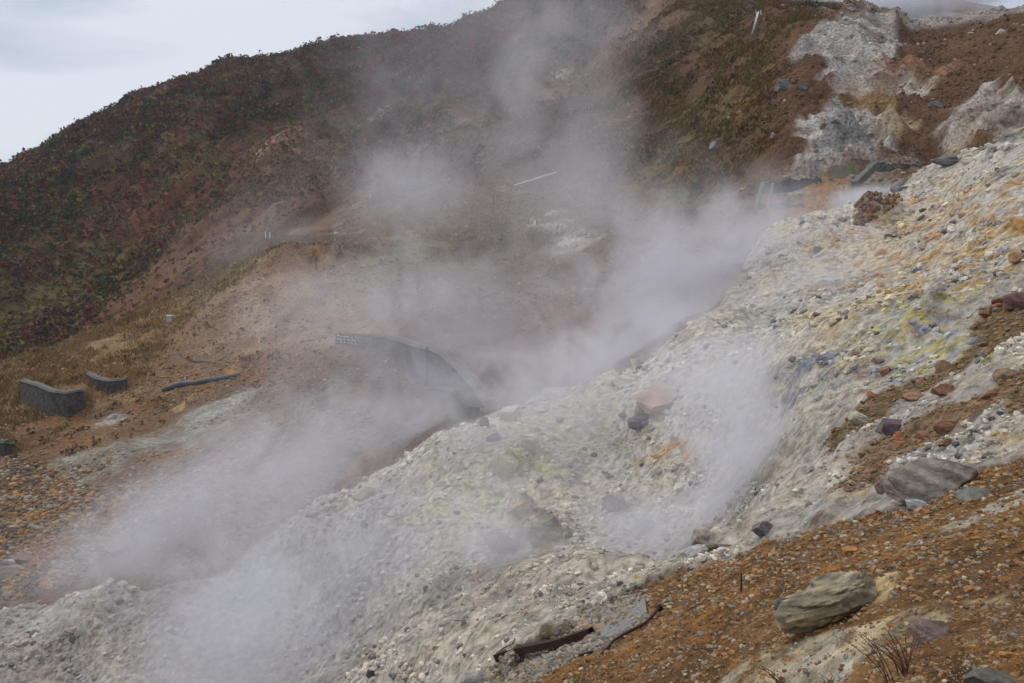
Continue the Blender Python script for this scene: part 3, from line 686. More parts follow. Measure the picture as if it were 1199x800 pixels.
cols = pick(x, y, [(.035, .050, .022), (.15, .12, .022), (.060, .055, .024), (.14, .050, .026), (.030, .042, .024), (.15, .038, .030), (.11, .052, .026), (.13, .11, .022), (.060, .040, .024), (.17, .070, .028), (.12, .038, .030), (.080, .040, .026)], 12, 602, g)
print('bushes', len(x))
V, F, C = leaf_clumps('b', x, y, z, s, s * g.uniform(.9, 1.5, len(x)), cols, 30, .27, 603)
tag(link('shrubbery', mesh_np('shrubbery', V, F, LEAF, C)), 'dark green and wine red autumn shrubs covering the far hillside', 'shrubs', kind='stuff')
x, y, z = scatter(70000, -38, 12, 165, 420, np.clip(heath * .8 + scar * .15, 0, 1), 1.0, 611)
s = g.uniform(.35, .7, len(x))
V, F, C = leaf_clumps('b', x, y, z, s, s, pick(x, y, [(.13, .12, .03), (.17, .09, .05), (.08, .075, .03), (.19, .14, .04), (.13, .045, .035), (.11, .11, .03)], 10, 612, g), 9, .45, 613)
tag(link('undergrowth', mesh_np('undergrowth', V, F, LEAF, C)), 'low brown and olive scrub between the shrubs of the far hillside', 'scrub', kind='stuff')

def grass(x, y, z, h, cols, blades, seed, lean=.5, width=.12):
    g = np.random.default_rng(seed); m = len(x) * blades
    hh = np.repeat(h, blades) * g.uniform(.6, 1.2, m)
    bx = np.repeat(x, blades) + g.normal(0, .45, m) * hh; by = np.repeat(y, blades) + g.normal(0, .45, m) * hh; bz = height(bx, by) - .1 * hh
    an = g.uniform(0, 2 * math.pi, m); w = hh * width
    dx, dy = np.cos(an) * w, np.sin(an) * w
    lx, ly = g.normal(.25, lean, m) * hh, g.normal(-.3, lean, m) * hh
    V = np.stack([np.stack([bx - dx, by - dy, bz], 1), np.stack([bx + dx, by + dy, bz], 1), np.stack([bx + lx, by + ly, bz + hh], 1)], 1).reshape(-1, 3)
    C = np.repeat(np.repeat(cols, blades, 0) * g.uniform(.7, 1.3, (m, 1)), 3, 0)
    return V, np.arange(m * 3).reshape(-1, 3), C
crest_grass = region([(-320, T_, 150), (-320, T_, 100), (0, 528), (55, 515), (75, 494), (20, 478), (100, 470), (160, 450), (190, 425), (200, 390), (250, 345), (320, 318), (392, 300), (470, 290), (470, T_, 160), (300, T_, 158), (100, T_, 150)], 1, 2.5, 6, 620)
cg = crest_grass * sstep(-.45, .0, fbm(X, Y, 7, 4, .6, 621)).astype(np.float32)
x, y, z = scatter(52000, -38, 0, 85, 165, cg, 1.5, 622)
V, F, C = grass(x, y, z, g.uniform(.25, .6, len(x)), pick(x, y, [(.30, .20, .09), (.36, .26, .13), (.24, .17, .07), (.20, .17, .055), (.34, .21, .10)], 9, 623, g), 5, 624)
tag(link('grass', mesh_np('grass', V, F, LEAF, C)), 'dry straw coloured grass along the crest of the left hillside', 'grass', kind='stuff')
mid_grass = region([(400, 300), (400, 240), (520, 215), (640, 195), (740, 190), (760, 250), (700, 275), (600, 290), (480, 310)], 2, 5, 10, 630)
x, y, z = scatter(36000, -14, 12, 110, 200, mid_grass * nz(9, 4, 631, -.3, .1), 1.5, 632)
V, F, C = grass(x, y, z, g.uniform(.25, .6, len(x)), pick(x, y, [(.28, .18, .11), (.20, .17, .07), (.32, .22, .14), (.14, .12, .05), (.25, .19, .08)], 10, 633, g), 4, 634)
tag(link('grass', mesh_np('grass', V, F, LEAF, C)), 'pale pinkish dry grass on the bench below the white pipe', 'grass', kind='stuff')
clay = region([(915, 215), (925, 140), (925, 50), (990, 15), (1050, 10), (1060, 60), (1100, 95), (1090, 160), (1199, 90), (1260, 100), (1240, 170), (1100, 200), (1000, 235), (915, 245)], 1, 1.5, 5, 639)
hill_grass = rusthill * (1 - clay) * region([(720, 260), (740, 60), (790, T_, 330), (960, T_, 330), (985, 30), (930, 60), (905, 130), (880, 190), (870, 215), (800, 250)], 3, 5, 10, 640)
x, y, z = scatter(150000, 2, 26, 110, 330, np.clip(hill_grass * nz(8, 4, 641, -.35, .15) + .05 * rusthill * (1 - clay), 0, 1), 1.2, 642)
cols = pick(x, y, [(.13, .055, .02), (.16, .085, .02), (.15, .12, .025), (.19, .10, .03), (.11, .11, .025), (.20, .12, .03), (.10, .05, .02)], 14, 643, g)
V, F, C = grass(x, y, z, g.uniform(.2, .5, len(x)), cols, 6, 644, .7, .22)
tag(link('grass', mesh_np('grass', V, F, LEAF, C)), 'green gold and rust coloured grass on the upper slope', 'grass', kind='stuff')
upper_mid = region([(400, 245), (470, 175), (540, 120), (630, 78), (745, 15), (790, 20), (760, 200), (730, 225), (600, 215)], 3, 6, 12, 660)
x, y, z = scatter(60000, -16, 12, 150, 330, upper_mid * nz(12, 4, 667, -.3, .2), 1.2, 668)
V, F, C = grass(x, y, z, g.uniform(.25, .6, len(x)), pick(x, y, [(.15, .09, .045), (.10, .09, .03), (.18, .12, .05), (.12, .065, .035), (.14, .12, .04)], 14, 669, g), 5, 670, .6, .22)
tag(link('grass', mesh_np('grass', V, F, LEAF, C)), 'brown and olive grass on the slope above the white pipe', 'grass', kind='stuff')
x, y, z = scatter(9000, -16, 12, 150, 330, upper_mid * nz(16, 4, 671, -.05, .25), 1.2, 672)
s = g.uniform(.3, 1.0, len(x))
V, F, C = leaf_clumps('b', x, y, z, s, s, pick(x, y, [(.07, .06, .025), (.10, .08, .025), (.11, .055, .03), (.05, .05, .022)], 10, 673, g), 14, .34, 674)
tag(link('undergrowth', mesh_np('undergrowth', V, F, LEAF, C)), 'dark scrub on the brown slope above the white pipe', 'scrub', kind='stuff')
x, y, z = scatter(7000, 2, 26, 115, 330, np.clip(hill_grass, 0, 1) * nz(14, 4, 651, .0, .3), 1.2, 652)
s = g.uniform(.3, .8, len(x))
V, F, C = leaf_clumps('b', x, y, z, s, s, pick(x, y, [(.07, .06, .02), (.10, .09, .02), (.13, .06, .025), (.05, .055, .02)], 10, 653, g), 14, .34, 654)
tag(link('undergrowth', mesh_np('undergrowth', V, F, LEAF, C)), 'low dark bushes among the rust coloured grass of the upper slope', 'scrub', kind='stuff')
x, y, z = scatter(5000, -38, 4, 85, 200, np.clip(slope_l * .35 * nz(8, 4, 661, .0, .3) + .25 * (1 - veg) * (1 - near_white) * nz(10, 4, 662, .05, .3), 0, 1), 1.2, 663)
s = g.uniform(.2, .5, len(x))
V, F, C = leaf_clumps('b', x, y, z, s, s, pick(x, y, [(.10, .08, .045), (.14, .09, .05), (.09, .06, .035)], 10, 664, g), 12, .34, 665)
tag(link('undergrowth', mesh_np('undergrowth', V, F, LEAF, C)), 'small withered tussocks scattered over the brown middle slopes', 'scrub', kind='stuff')

# ------------------------------------------------------------------ stones
def stone_shape(seed, sub, cuts=7, rough=.10, flat=(1, .8, .6)):
    g = np.random.default_rng(seed); v, f = ICO[sub]; v = v.copy()
    v = np.sign(v) * np.abs(v) ** .72
    for _ in range(cuts):
        nrm = g.normal(size=3); nrm /= np.linalg.norm(nrm); d = g.uniform(.45, .85)
        over = v @ nrm - d; v -= np.clip(over, 0, None)[:, None] * nrm[None] * .93
    n1 = fbm((v[:, 0] + v[:, 2] * 1.7) * 1.0 + seed, (v[:, 1] - v[:, 2] * 1.3) + seed, .9, 5 if sub > 2 else 2, .6, seed)
    v *= (1 + rough * n1)[:, None]
    return (v * np.array(flat)).astype(np.float32), f
def stone_material(name):
    m, nt, b, o = mat_new(name)
    L = nt.links.new
    a = nt.nodes.new('ShaderNodeAttribute'); a.attribute_name = 'soil'
    t = nt.nodes.new('ShaderNodeTexCoord'); gg = nt.nodes.new('ShaderNodeNewGeometry')
    n_ = nt.nodes.new('ShaderNodeTexNoise'); n_.inputs['Scale'].default_value = 14; n_.inputs['Detail'].default_value = 8; n_.inputs['Roughness'].default_value = .7
    L(gg.outputs['Position'], n_.inputs['Vector'])
    mr = nt.nodes.new('ShaderNodeMapRange'); mr.inputs['From Min'].default_value = .3; mr.inputs['From Max'].default_value = .7; mr.inputs['To Min'].default_value = .6; mr.inputs['To Max'].default_value = 1.4
    L(n_.outputs['Fac'], mr.inputs['Value'])
    mu = nt.nodes.new('ShaderNodeVectorMath'); mu.operation = 'SCALE'; L(a.outputs['Color'], mu.inputs[0]); L(mr.outputs[0], mu.inputs['Scale'])
    L(mu.outputs[0], b.inputs['Base Color'])
    bp = nt.nodes.new('ShaderNodeBump'); bp.inputs['Strength'].default_value = .6; bp.inputs['Distance'].default_value = .04; L(n_.outputs['Fac'], bp.inputs['Height']); L(bp.outputs[0], b.inputs['Normal'])
    b.inputs['Roughness'].default_value = .85; b.inputs['Specular IOR Level'].default_value = .3
    return m
STONE = stone_material('stone')
def rubble(name, x, y, z, size, cols, seed, label, cat='gravel', sink=.25):
    g = np.random.default_rng(seed); n = len(x)
    tmpl = [stone_shape(seed * 10 + k, 1, 4, .1, (1, .8, .62)) for k in range(8)]
    # the coarse shape: 12 corners are enough for a chip a few pixels wide
    base_v, base_f = ico(1) if False else (ICO[1][0], ICO[1][1])
    which = g.integers(0, 8, n); Vt = np.stack([t_[0] for t_ in tmpl])[which]           # n, nv, 3
    an = g.uniform(0, 2 * math.pi, n); tl = g.normal(0, .35, n)
    c, s_ = np.cos(an), np.sin(an); ct_, st_ = np.cos(tl), np.sin(tl)
    vx = Vt[..., 0] * c[:, None] - Vt[..., 1] * s_[:, None]; vy = Vt[..., 0] * s_[:, None] + Vt[..., 1] * c[:, None]; vz = Vt[..., 2]
    vx, vz = vx * ct_[:, None] - vz * st_[:, None], vx * st_[:, None] + vz * ct_[:, None]
    P = np.stack([x[:, None] + vx * size[:, None], y[:, None] + vy * size[:, None], z[:, None] + size[:, None] * (.35 - sink) + vz * size[:, None]], -1)
    nv = P.shape[1]; f = tmpl[0][1]
    F = (f[None] + (np.arange(n) * nv)[:, None, None]).reshape(-1, 3)
    me = mesh_np(name, P.reshape(-1, 3), F, STONE, np.repeat(cols, nv, 0))
    tag(link(name, me), label, cat, kind='stuff')
ICO[1] = None
bm = bmesh.new(); bmesh.ops.create_icosphere(bm, subdivisions=1, radius=1); bm.verts.ensure_lookup_table()
ICO[1] = (np.array([q_.co[:] for q_ in bm.verts], np.float32), np.array([[w_.index for w_ in p.verts] for p in bm.faces], np.int32)); bm.free()
def sizes(n, r, lo, hi, g, k=2.2):
    """half widths in metres: many small, few large"""
    return (lo + (hi - lo) * g.uniform(0, 1, n) ** k) * r
free = (1 - np.clip(gravel, 0, 1))
x, y, z = scatter(150000, -36, 40, 3.0, 26, gravel * (1 - .65 * c1), 0.0, 701)
print('gravel', len(x))
rr = np.hypot(x, y)
sz = np.clip(sizes(len(x), rr, .0009, .0050, g, 6.0), .005, .09)
cols = pick(x, y, [(.19, .10, .042), (.30, .16, .06), (.24, .20, .15), (.31, .18, .075), (.15, .085, .05), (.30, .22, .12), (.26, .125, .045), (.40, .33, .24), (.20, .18, .15)], .25, 702, g)
rubble('gravel', x, y, z, sz, cols, 71, 'rusty orange and brown gravel covering the near slope')
x, y, z = scatter(60000, -10, 20, 7, 26, greygrav, 0.0, 703)
rr = np.hypot(x, y)
rubble('gravel', x, y, z, sizes(len(x), rr, .0015, .007, g, 3), pick(x, y, [(.22, .20, .17), (.30, .27, .22), (.16, .15, .14), (.28, .21, .14)], .3, 704, g), 72, 'grey stone chips around the rusty steel beam')
x, y, z = scatter(190000, -36, 36, 14, 100, near_white * free * (1 - bands) * (1 - bands2) * (.08 + .75 * nz(2.2, 5, 705, .0, .35)), 0.0, 706)
rr = np.hypot(x, y)
base = look(COL, x, y)
cols = base * g.uniform(.6, 1.3, (len(x), 1)); dk = g.uniform(0, 1, len(x)) < .12; cols[dk] = np.array([.14, .135, .13]) * g.uniform(.7, 1.5, (dk.sum(), 1))
rubble('rubble', x, y, z, sizes(len(x), rr, .0009, .0066, g, 6.5), cols, 73, 'whitish and grey rubble strewn over the fumarole bank', 'rubble')
x, y, z = scatter(60000, 10, 38, 12, 60, .7 * np.clip(bands + bands2, 0, 1), 0.0, 707)
rr = np.hypot(x, y)
rubble('rubble', x, y, z, sizes(len(x), rr, .0011, .0042, g, 3.5), pick(x, y, [(.19, .14, .075), (.22, .125, .07), (.14, .11, .065), (.26, .18, .11), (.20, .16, .12)], .5, 708, g), 74, 'brown and olive rubble in the bands crossing the pale crust', 'rubble')
mid = (1 - near_white) * (1 - veg) * (1 - .8 * crest_grass) * (1 - .8 * hill_grass)
x, y, z = scatter(80000, -36, 36, 50, 200, mid * nz(8, 4, 709, -.3, .3), .5, 710)
rr = np.hypot(x, y)
cols = look(COL, x, y) * g.uniform(.6, 1.4, (len(x), 1)); lt = g.uniform(0, 1, len(x)) < .06; cols[lt] = np.array([.42, .38, .32]) * g.uniform(.7, 1.2, (lt.sum(), 1))
rubble('rubble', x, y, z, sizes(len(x), rr, .0009, .0034, g, 3.5), cols, 75, 'scree of brown stones on the slopes beyond the stream', 'rubble')

left_scree = region([(-120, T_, 100), (0, 520), (120, 545), (200, 560), (300, 500), (420, 480), (440, 560), (380, 585), (300, 625), (200, 680), (0, 700), (-120, T_, 64)], 1, 3, 8, 720)
x, y, z = scatter(60000, -36, -8, 48, 105, left_scree * nz(7, 4, 721, -.4, .2), .5, 722)
rr = np.hypot(x, y)
rubble('rubble', x, y, z, sizes(len(x), rr, .0012, .0052, g, 3.2), pick(x, y, [(.22, .12, .06), (.30, .18, .09), (.16, .11, .08), (.26, .22, .17), (.34, .20, .08), (.15, .12, .10)], 3, 723, g), 76, 'brown and ochre scree stones on the lower left slope', 'rubble')

# single loose stones, big enough to count
def shade_word(c):
    r_, g_, b_ = c; m_ = (r_ + g_ + b_) / 3
    if r_ < 1.45 * b_: return 'dark grey' if m_ < .17 else ('grey' if m_ < .27 else 'pale grey')
    if r_ > 3 * b_: return 'orange brown' if r_ > .22 else 'dark brown'
    return 'tan' if m_ > .2 else 'brown'
LANDMARKS = [(1085, 565, 'the big smooth boulder'), (968, 705, 'the fractured greenish boulder'), (1163, 795, 'the dark rounded stone at the bottom edge'), (730, 730, 'the flat blue grey slab'), (635, 758, 'the rusted steel beam'), (868, 683, 'the upright iron stake'),
 (1093, 740, 'the purple red jagged rock'), (1040, 500, 'the dark purple boulder'), (1109, 500, 'the rounded orange brown boulder'), (1178, 440, 'the brown angular boulder'), (776, 468, 'the big split orange boulder'), (720, 442, 'the cracked cream boulder'), (596, 480, 'the rounded yellowish boulder'),
 (592, 545, 'the sulphur crusted block'), (630, 610, 'the knobbly ochre outcrop'), (719, 588, 'the rounded brown boulder'), (822, 620, 'the wide boulder in the steam'), (428, 575, 'the long tan rock'), (60, 467, 'the large curved retaining wall'), (235, 446, 'the thick dark hose'), (10, 660, 'the grey block at the left edge'),
 (1030, 245, 'the heap of red brown rocks'), (988, 200, 'the mossy concrete block'), (992, 145, 'the jagged grey peak'), (920, 215, 'the long dark check dam'), (812, 220, 'the green bush'), (142, 640, 'the long low boulder'), (530, 440, 'the concrete chute'), (1194, 355, 'the dark red boulder'), (745, 745, 'the bent rusty pipe'), (955, 290, 'the small black rock'), (370, 740, 'the bluish crust patch'), (1120, 610, 'the upper white crust streak'), (930, 790, 'the white crust at the bottom edge'), (1199, 800, 'the bottom right corner')]
USED = {}
def place_words(px, py, what, skip=0):
    ds = sorted(LANDMARKS, key=lambda l: (l[0] - px) ** 2 + (l[1] - py) ** 2)[skip]
    dx, dy = px - ds[0], py - ds[1]; d = math.hypot(dx, dy)
    w = ('right of' if dx > 0 else 'left of') if abs(dx) > 2.2 * abs(dy) else (('below' if dy > 0 else 'above') if abs(dy) > 2.2 * abs(dx) else (('below and ' if dy > 0 else 'above and ') + ('right of' if dx > 0 else 'left of')))
    near = 'just ' if d < 28 else ('' if d < 75 else 'well ')
    return f'{what} {near}{w} {ds[2]}'
def unique_label(px, py, size_px, shade, where):
    sz = 'tiny' if size_px < 6 else ('small' if size_px < 10 else 'larger')
    for skip in (0, 1, 2, 3):
        for tail in ('stone', where):
            lab = place_words(px, py, f'{sz} {shade} {tail}', skip)
            if lab not in USED and len(lab.replace('-', ' ').split()) <= 16: USED[lab] = 1; return lab
    return place_words(px, py, f'{sz} {shade} stone')
def stone_set(seed, pal, k=7):
    res = []
    for i in range(k):
        v, f = stone_shape(seed + i, 3, 9, .16, (1, .78 + .1 * (i % 3), .55 + .12 * (i % 2)))
        c = np.array(pal[i % len(pal)], np.float32); nn = fbm(v[:, 0] * 2 + i, v[:, 1] * 2 + v[:, 2] * 3, .8, 4, .6, seed + i)
        res.append(mesh_np('loose_stone', v, f, STONE, c[None] * (1 + .35 * nn[:, None]), False))
    return res, [shade_word(pal[i % len(pal)]) for i in range(k)]
RUST = [(.24, .12, .05), (.30, .15, .055), (.20, .16, .12), (.27, .22, .16), (.17, .12, .09), (.36, .19, .06), (.20, .19, .17)]
PALE = [(.30, .29, .28), (.20, .20, .20), (.38, .35, .28), (.25, .24, .23), (.16, .16, .165), (.42, .38, .24)]
BROWN = [(.24, .12, .07), (.20, .13, .08), (.30, .17, .09), (.18, .15, .12), (.27, .12, .055)]
UPPER = [(.22, .20, .18), (.17, .12, .08), (.26, .23, .20), (.15, .14, .135)]
def loose(n, box, mask, lo, hi, sets, where, group, seed):
    meshes, shades = sets
    g = np.random.default_rng(seed); k = 0; tries = 0
    while k < n and tries < n * 60:
        tries += 1
        px, py = g.uniform(box[0], box[2]), g.uniform(box[1], box[3])
        x, y = spot(px, py)
        if look(mask, np.array([x]), np.array([y]))[0] < .5: continue
        r = math.hypot(x, y); s = (lo + (hi - lo) * g.uniform() ** 2.2) * r / FPX / 2
        mi = int(g.integers(len(meshes))); o = bpy.data.objects.new('loose_stone', meshes[mi]); scene.collection.objects.link(o)
        o.location = (x, y, float(height(x, y)) + s * .15); o.scale = (s, s, s * g.uniform(.8, 1.2)); o.rotation_euler = (g.normal(0, .25), g.normal(0, .25), g.uniform(0, 6.28))
        tag(o, unique_label(px, py, 2 * s * FPX / r, shades[mi], where), 'stone', group); k += 1
loose(85, (600, 520, 1199, 800), gravel, 5, 17, stone_set(800, RUST), 'stone in the gravel', 'loose stones in the rusty gravel', 81)
loose(55, (960, 330, 1199, 560), np.clip(bands + bands2, 0, 1), 6, 20, stone_set(820, BROWN), 'stone in the rubble band', 'loose stones in the rubble bands', 82)
loose(70, (330, 430, 1100, 780), near_white * free * (1 - bands) * (1 - bands2), 4, 13, stone_set(840, PALE), 'stone on the whitish bank', 'loose stones on the whitish bank', 83)
loose(40, (840, 120, 1199, 240), (1 - near_white), 4, 11, stone_set(860, UPPER), 'stone in the upper gully', 'loose stones in the upper gully', 84)
loose(40, (0, 480, 440, 690), (1 - near_white), 4, 12, stone_set(880, BROWN + UPPER), 'stone on the scree', 'loose stones on the left scree', 85)

# ------------------------------------------------------------------ made things and named rocks
def matte(name, c1, c2, scale=6, rough=.85, bump=.3, metal=0, dist=.02, lo=.35, hi=.65):
    m, nt, b, o = mat_new(name); L = nt.links.new
    t = nt.nodes.new('ShaderNodeTexCoord'); n_ = nt.nodes.new('ShaderNodeTexNoise'); n_.inputs['Scale'].default_value = scale; n_.inputs['Detail'].default_value = 8; n_.inputs['Roughness'].default_value = .68
    L(t.outputs['Object'], n_.inputs['Vector'])
    r = nt.nodes.new('ShaderNodeValToRGB'); r.color_ramp.elements[0].position = lo; r.color_ramp.elements[0].color = (*c1, 1); r.color_ramp.elements[1].position = hi; r.color_ramp.elements[1].color = (*c2, 1)
    L(n_.outputs['Fac'], r.inputs[0]); L(r.outputs[0], b.inputs['Base Color'])
    bp = nt.nodes.new('ShaderNodeBump'); bp.inputs['Strength'].default_value = bump; bp.inputs['Distance'].default_value = dist; L(n_.outputs['Fac'], bp.inputs['Height']); L(bp.outputs[0], b.inputs['Normal'])
    b.inputs['Roughness'].default_value = rough; b.inputs['Metallic'].default_value = metal; b.inputs['Specular IOR Level'].default_value = .3
    return m
M_CONC = matte('old_concrete', (.035, .036, .036), (.13, .125, .112), 2.2, .9, .8, dist=.12, lo=.38, hi=.66)
M_TRAIN = matte('chute_concrete', (.08, .08, .085), (.17, .165, .16), 2.2, .9, .8, dist=.12, lo=.38, hi=.66)  # paler grey than the other concrete walls, used on the chute
M_TRAIN2 = matte('pale_coping', (.13, .13, .13), (.23, .225, .21), 2, .9, .4, dist=.05)
M_COPE = matte('concrete_coping', (.095, .10, .092), (.17, .17, .16), 2, .9, .4, dist=.05)
M_GREEN = matte('mossy_concrete', (.11, .115, .075), (.20, .19, .13), 1.5, .9, .4, dist=.05)
M_DARK = matte('dark_wall', (.035, .04, .045), (.09, .095, .09), 1.6, .9, .5, dist=.06)
M_RUST = matte('rusted_steel', (.030, .018, .016), (.075, .036, .028), 30, .8, .5, .2, dist=.003)
M_RUST2 = matte('rusted_rod', (.035, .016, .012), (.11, .045, .025), 40, .8, .4, .2, dist=.002)
M_PIPE = matte('black_pipe', (.05, .055, .07), (.10, .105, .12), 2, .6, .2, dist=.02)
M_WHITE = matte('white_paint', (.62, .64, .66), (.78, .80, .82), 3, .5, .1)
M_WOOD = matte('grey_wood', (.10, .08, .06), (.22, .19, .15), 8, .9, .4, dist=.01)
M_TWIG = matte('dry_twig', (.12, .05, .035), (.24, .12, .07), 20, .9, .2, dist=.002)
M_BOXM = matte('grey_box', (.30, .32, .33), (.45, .46, .46), 4, .6, .1)

def from_bm(name, bm, mat, parent=None, smooth=False):
    me = bpy.data.meshes.new(name); bm.normal_update(); bm.to_mesh(me); bm.free(); me.materials.append(mat)
    if smooth: me.polygons.foreach_set('use_smooth', np.ones(len(me.polygons), bool))
    return link(name, me, parent)
def thing(name, label, cat, loc=(0, 0, 0), group=None):
    o = bpy.data.objects.new(name, None); scene.collection.objects.link(o); o.location = loc; o.empty_display_size = .1
    return tag(o, label, cat, group)
def at_px(px, py, r):
    th, e = ray(px, py); return np.array([r * math.sin(th), r * math.cos(th), r * float(e)])
def dist_of(px, py): x, y = spot(px, py); return math.hypot(x, y)
def rel(P, o): return [tuple(np.array(p) - np.array(o)) for p in P]
def tube(bm, P, rad, seg=8, cap=True):
    P = [np.array(p, float) for p in P]; rings = []
    rad = rad if hasattr(rad, '__len__') else [rad] * len(P)
    up = np.array([0, 0, 1.0])
    for i, p in enumerate(P):
        d = P[min(i + 1, len(P) - 1)] - P[max(i - 1, 0)]; d /= np.linalg.norm(d) + 1e-9
        ref = up if abs(d[2]) < .9 else np.array([1.0, 0, 0])
        a = np.cross(d, ref); a /= np.linalg.norm(a); b = np.cross(d, a)
        rings.append([bm.verts.new(p + rad[i] * (math.cos(2 * math.pi * k / seg) * a + math.sin(2 * math.pi * k / seg) * b)) for k in range(seg)])
    for r0, r1 in zip(rings, rings[1:]):
        for k in range(seg): bm.faces.new((r0[k], r0[(k + 1) % seg], r1[(k + 1) % seg], r1[k]))
    if cap: bm.faces.new(rings[0][::-1]); bm.faces.new(rings[-1])
def wiggle(P, n, amp, seed=0):
    g = np.random.default_rng(seed); P = np.array(P, float); t = np.linspace(0, len(P) - 1, n); i = np.clip(t.astype(int), 0, len(P) - 2); f = (t - i)[:, None]
    return list(P[i] * (1 - f) + P[i + 1] * f + g.normal(0, amp, (n, 3)))
def wall_bm(foot, top, thick, sink=1.5, wear=.0, seed=0, lift=0.0, n=26):
    """wall along plan points; foot and top heights; the body lies behind its face"""
    g = np.random.default_rng(seed)
    F0 = np.array(foot, float); T0 = np.array(top, float)
    t = np.linspace(0, len(F0) - 1, n); i = np.clip(t.astype(int), 0, len(F0) - 2); f = (t - i)[:, None]
    Fp = F0[i] * (1 - f) + F0[i + 1] * f; Tp = T0[i] * (1 - f) + T0[i + 1] * f
    bm = bmesh.new(); cols = []
    for k in range(n):
        d = Fp[min(k + 1, n - 1)] - Fp[max(k - 1, 0)]; nrm = np.array([-d[1], d[0], 0]); nrm /= np.linalg.norm(nrm) + 1e-9
        if nrm @ np.array([Fp[k][0], Fp[k][1], 0]) < 0: nrm = -nrm
        zt = Tp[k][2] + wear * g.normal(); zb = Fp[k][2] - sink; zm = (Fp[k][2] + zt) / 2
        xy = Fp[k][:2]; j = nrm[:2]
        cols.append([bm.verts.new((*(xy), zb)), bm.verts.new((*(xy + j * thick * .12), zm)), bm.verts.new((*(xy + j * thick * .2), zt)), bm.verts.new((*(xy + j * (thick * 1.2)), zt + lift)), bm.verts.new((*(xy + j * (thick * 1.3)), zb))])
    for a, b in zip(cols, cols[1:]):
        for q_ in range(4): bm.faces.new((a[q_], b[q_], b[q_ + 1], a[q_ + 1]))
        bm.faces.new((a[4], b[4], b[0], a[0]))
    bm.faces.new(cols[0][::-1]); bm.faces.new(cols[-1])
    bmesh.ops.recalc_face_normals(bm, faces=bm.faces)
    return bm, Fp, Tp
def wall(name, label, cat, foot_px, top_px, thick, mat, cope=None, r=None, wear=.03, seed=0, group=None, sink=1.5, cope_h=.22, rl=None):
    rr = rl or [r if r else dist_of(px, py) for px, py in foot_px]
    foot = [at_px(px, py, q_) for (px, py), q_ in zip(foot_px, rr)]
    top = []
    for f_, (px, py) in zip(foot, top_px):
        rf = math.hypot(f_[0], f_[1]); top.append(np.array([f_[0], f_[1], rf * float(ray(px, py)[1])]))
    o = foot[len(foot) // 2].copy(); root = thing(name, label, cat, tuple(o), group)
    f2 = [p - o for p in foot]; t2 = [p - o for p in top]
    # the far side must face away from the viewer whatever the origin
    bm, Fp, Tp = wall_bm([p + o for p in f2], [p + o for p in t2], thick, sink, wear, seed)
    bmesh.ops.translate(bm, verts=bm.verts, vec=tuple(-o)); from_bm('wall_face', bm, mat, root)
    if cope:
        up = [p + np.array([0, 0, .004]) for p in top]; lo_ = [p + np.array([0, 0, cope_h]) for p in top]
        c, _, _ = wall_bm([p - np.array([p[0], p[1], 0]) / (np.hypot(p[0], p[1])) * .1 for p in up], lo_, thick * 1.15 + .1, 0, wear * .5, seed + 1)
        bmesh.ops.translate(c, verts=c.verts, vec=tuple(-o)); from_bm('coping', c, cope, root)
    return root
# curved retaining walls on the left slope
wall('retaining_wall', 'large curved dark concrete retaining wall with tan grass at its foot', 'retaining wall', *WALLS['big'], .42, M_CONC, M_COPE, rl=WALL_R['big'], seed=1, group='retaining walls on the left slope')
wall('retaining_wall', 'smaller curved concrete retaining wall with a broken pale end, upslope of the large one', 'retaining wall', *WALLS['small'], .42, M_CONC, M_COPE, rl=WALL_R['small'], seed=2, group='retaining walls on the left slope')
wall('retaining_wall', 'low dark retaining wall mostly cut off by the photo edge, lowest on the left slope', 'retaining wall', *WALLS['low'], .42, M_CONC, M_COPE, rl=WALL_R['low'], seed=3, group='retaining walls on the left slope')
# stream training works in the middle
def training():
    r0 = 88
    root = wall('gabion_wall', 'dark mesh covered check wall with rows of pale dots at the chute head', 'gabion', [(392, 404), (410, 406), (430, 408), (452, 412)], [(394, 390), (412, 391), (430, 393), (452, 396)], 1.0, M_DARK, None, seed=4, sink=2.5)
    o = np.array(root.location); g = np.random.default_rng(3)
    for row in range(3):
        for k in range(13):
            px = 395 + k * 4.3 + g.normal(0, .5); py = 393.5 + row * 3.6 + k * .32 + g.normal(0, .3)
            p = at_px(px, py, dist_of(px, 406) - .12) - o
            v, f = stone_shape(900 + row, 2, 4); ob = link('pale_stone', mesh_np('pale_stone', v * .13, f, M_WHITE), root); ob.location = p
            ob.rotation_euler = (0, 0, k)
    wall('chute_wall', 'upstream section of the grey concrete chute wall, joined to the dotted check wall', 'chute wall', [(453, 414), (470, 426), (486, 440), (498, 450)], [(453, 396), (470, 401), (486, 407), (499, 409)], .7, M_TRAIN, M_TRAIN2, seed=5, group='concrete chute walls', sink=3)
    wall('chute_wall', 'long downstream section of the grey chute wall ending at the stream', 'chute wall', [(499, 448), (515, 458), (532, 466), (549, 474), (566, 478)], [(499, 408), (515, 416), (533, 431), (549, 450), (566, 472)], .7, M_TRAIN, M_TRAIN2, seed=6, group='concrete chute walls', sink=3)
    a = [at_px(*p, dist_of(*p)) for p in [(448, 412), (466, 420), (486, 432), (505, 445), (525, 460), (545, 474)]]; b = [p + np.array([0, 0, .45]) for p in a]
    bm, _, _ = wall_bm(a, b, .7, 3, .02, 7); tag(from_bm('chute_kerb', bm, M_COPE), 'thin pale concrete kerb along the lower side of the chute', 'kerb')
    wall('apron_slab', 'broken concrete apron wall below the chute kerb', 'concrete apron', [(492, 466), (510, 474), (528, 488), (545, 492)], [(492, 455), (510, 455), (528, 458), (545, 478)], .8, M_CONC, M_CONC, seed=8, sink=3, cope_h=.1)
training()
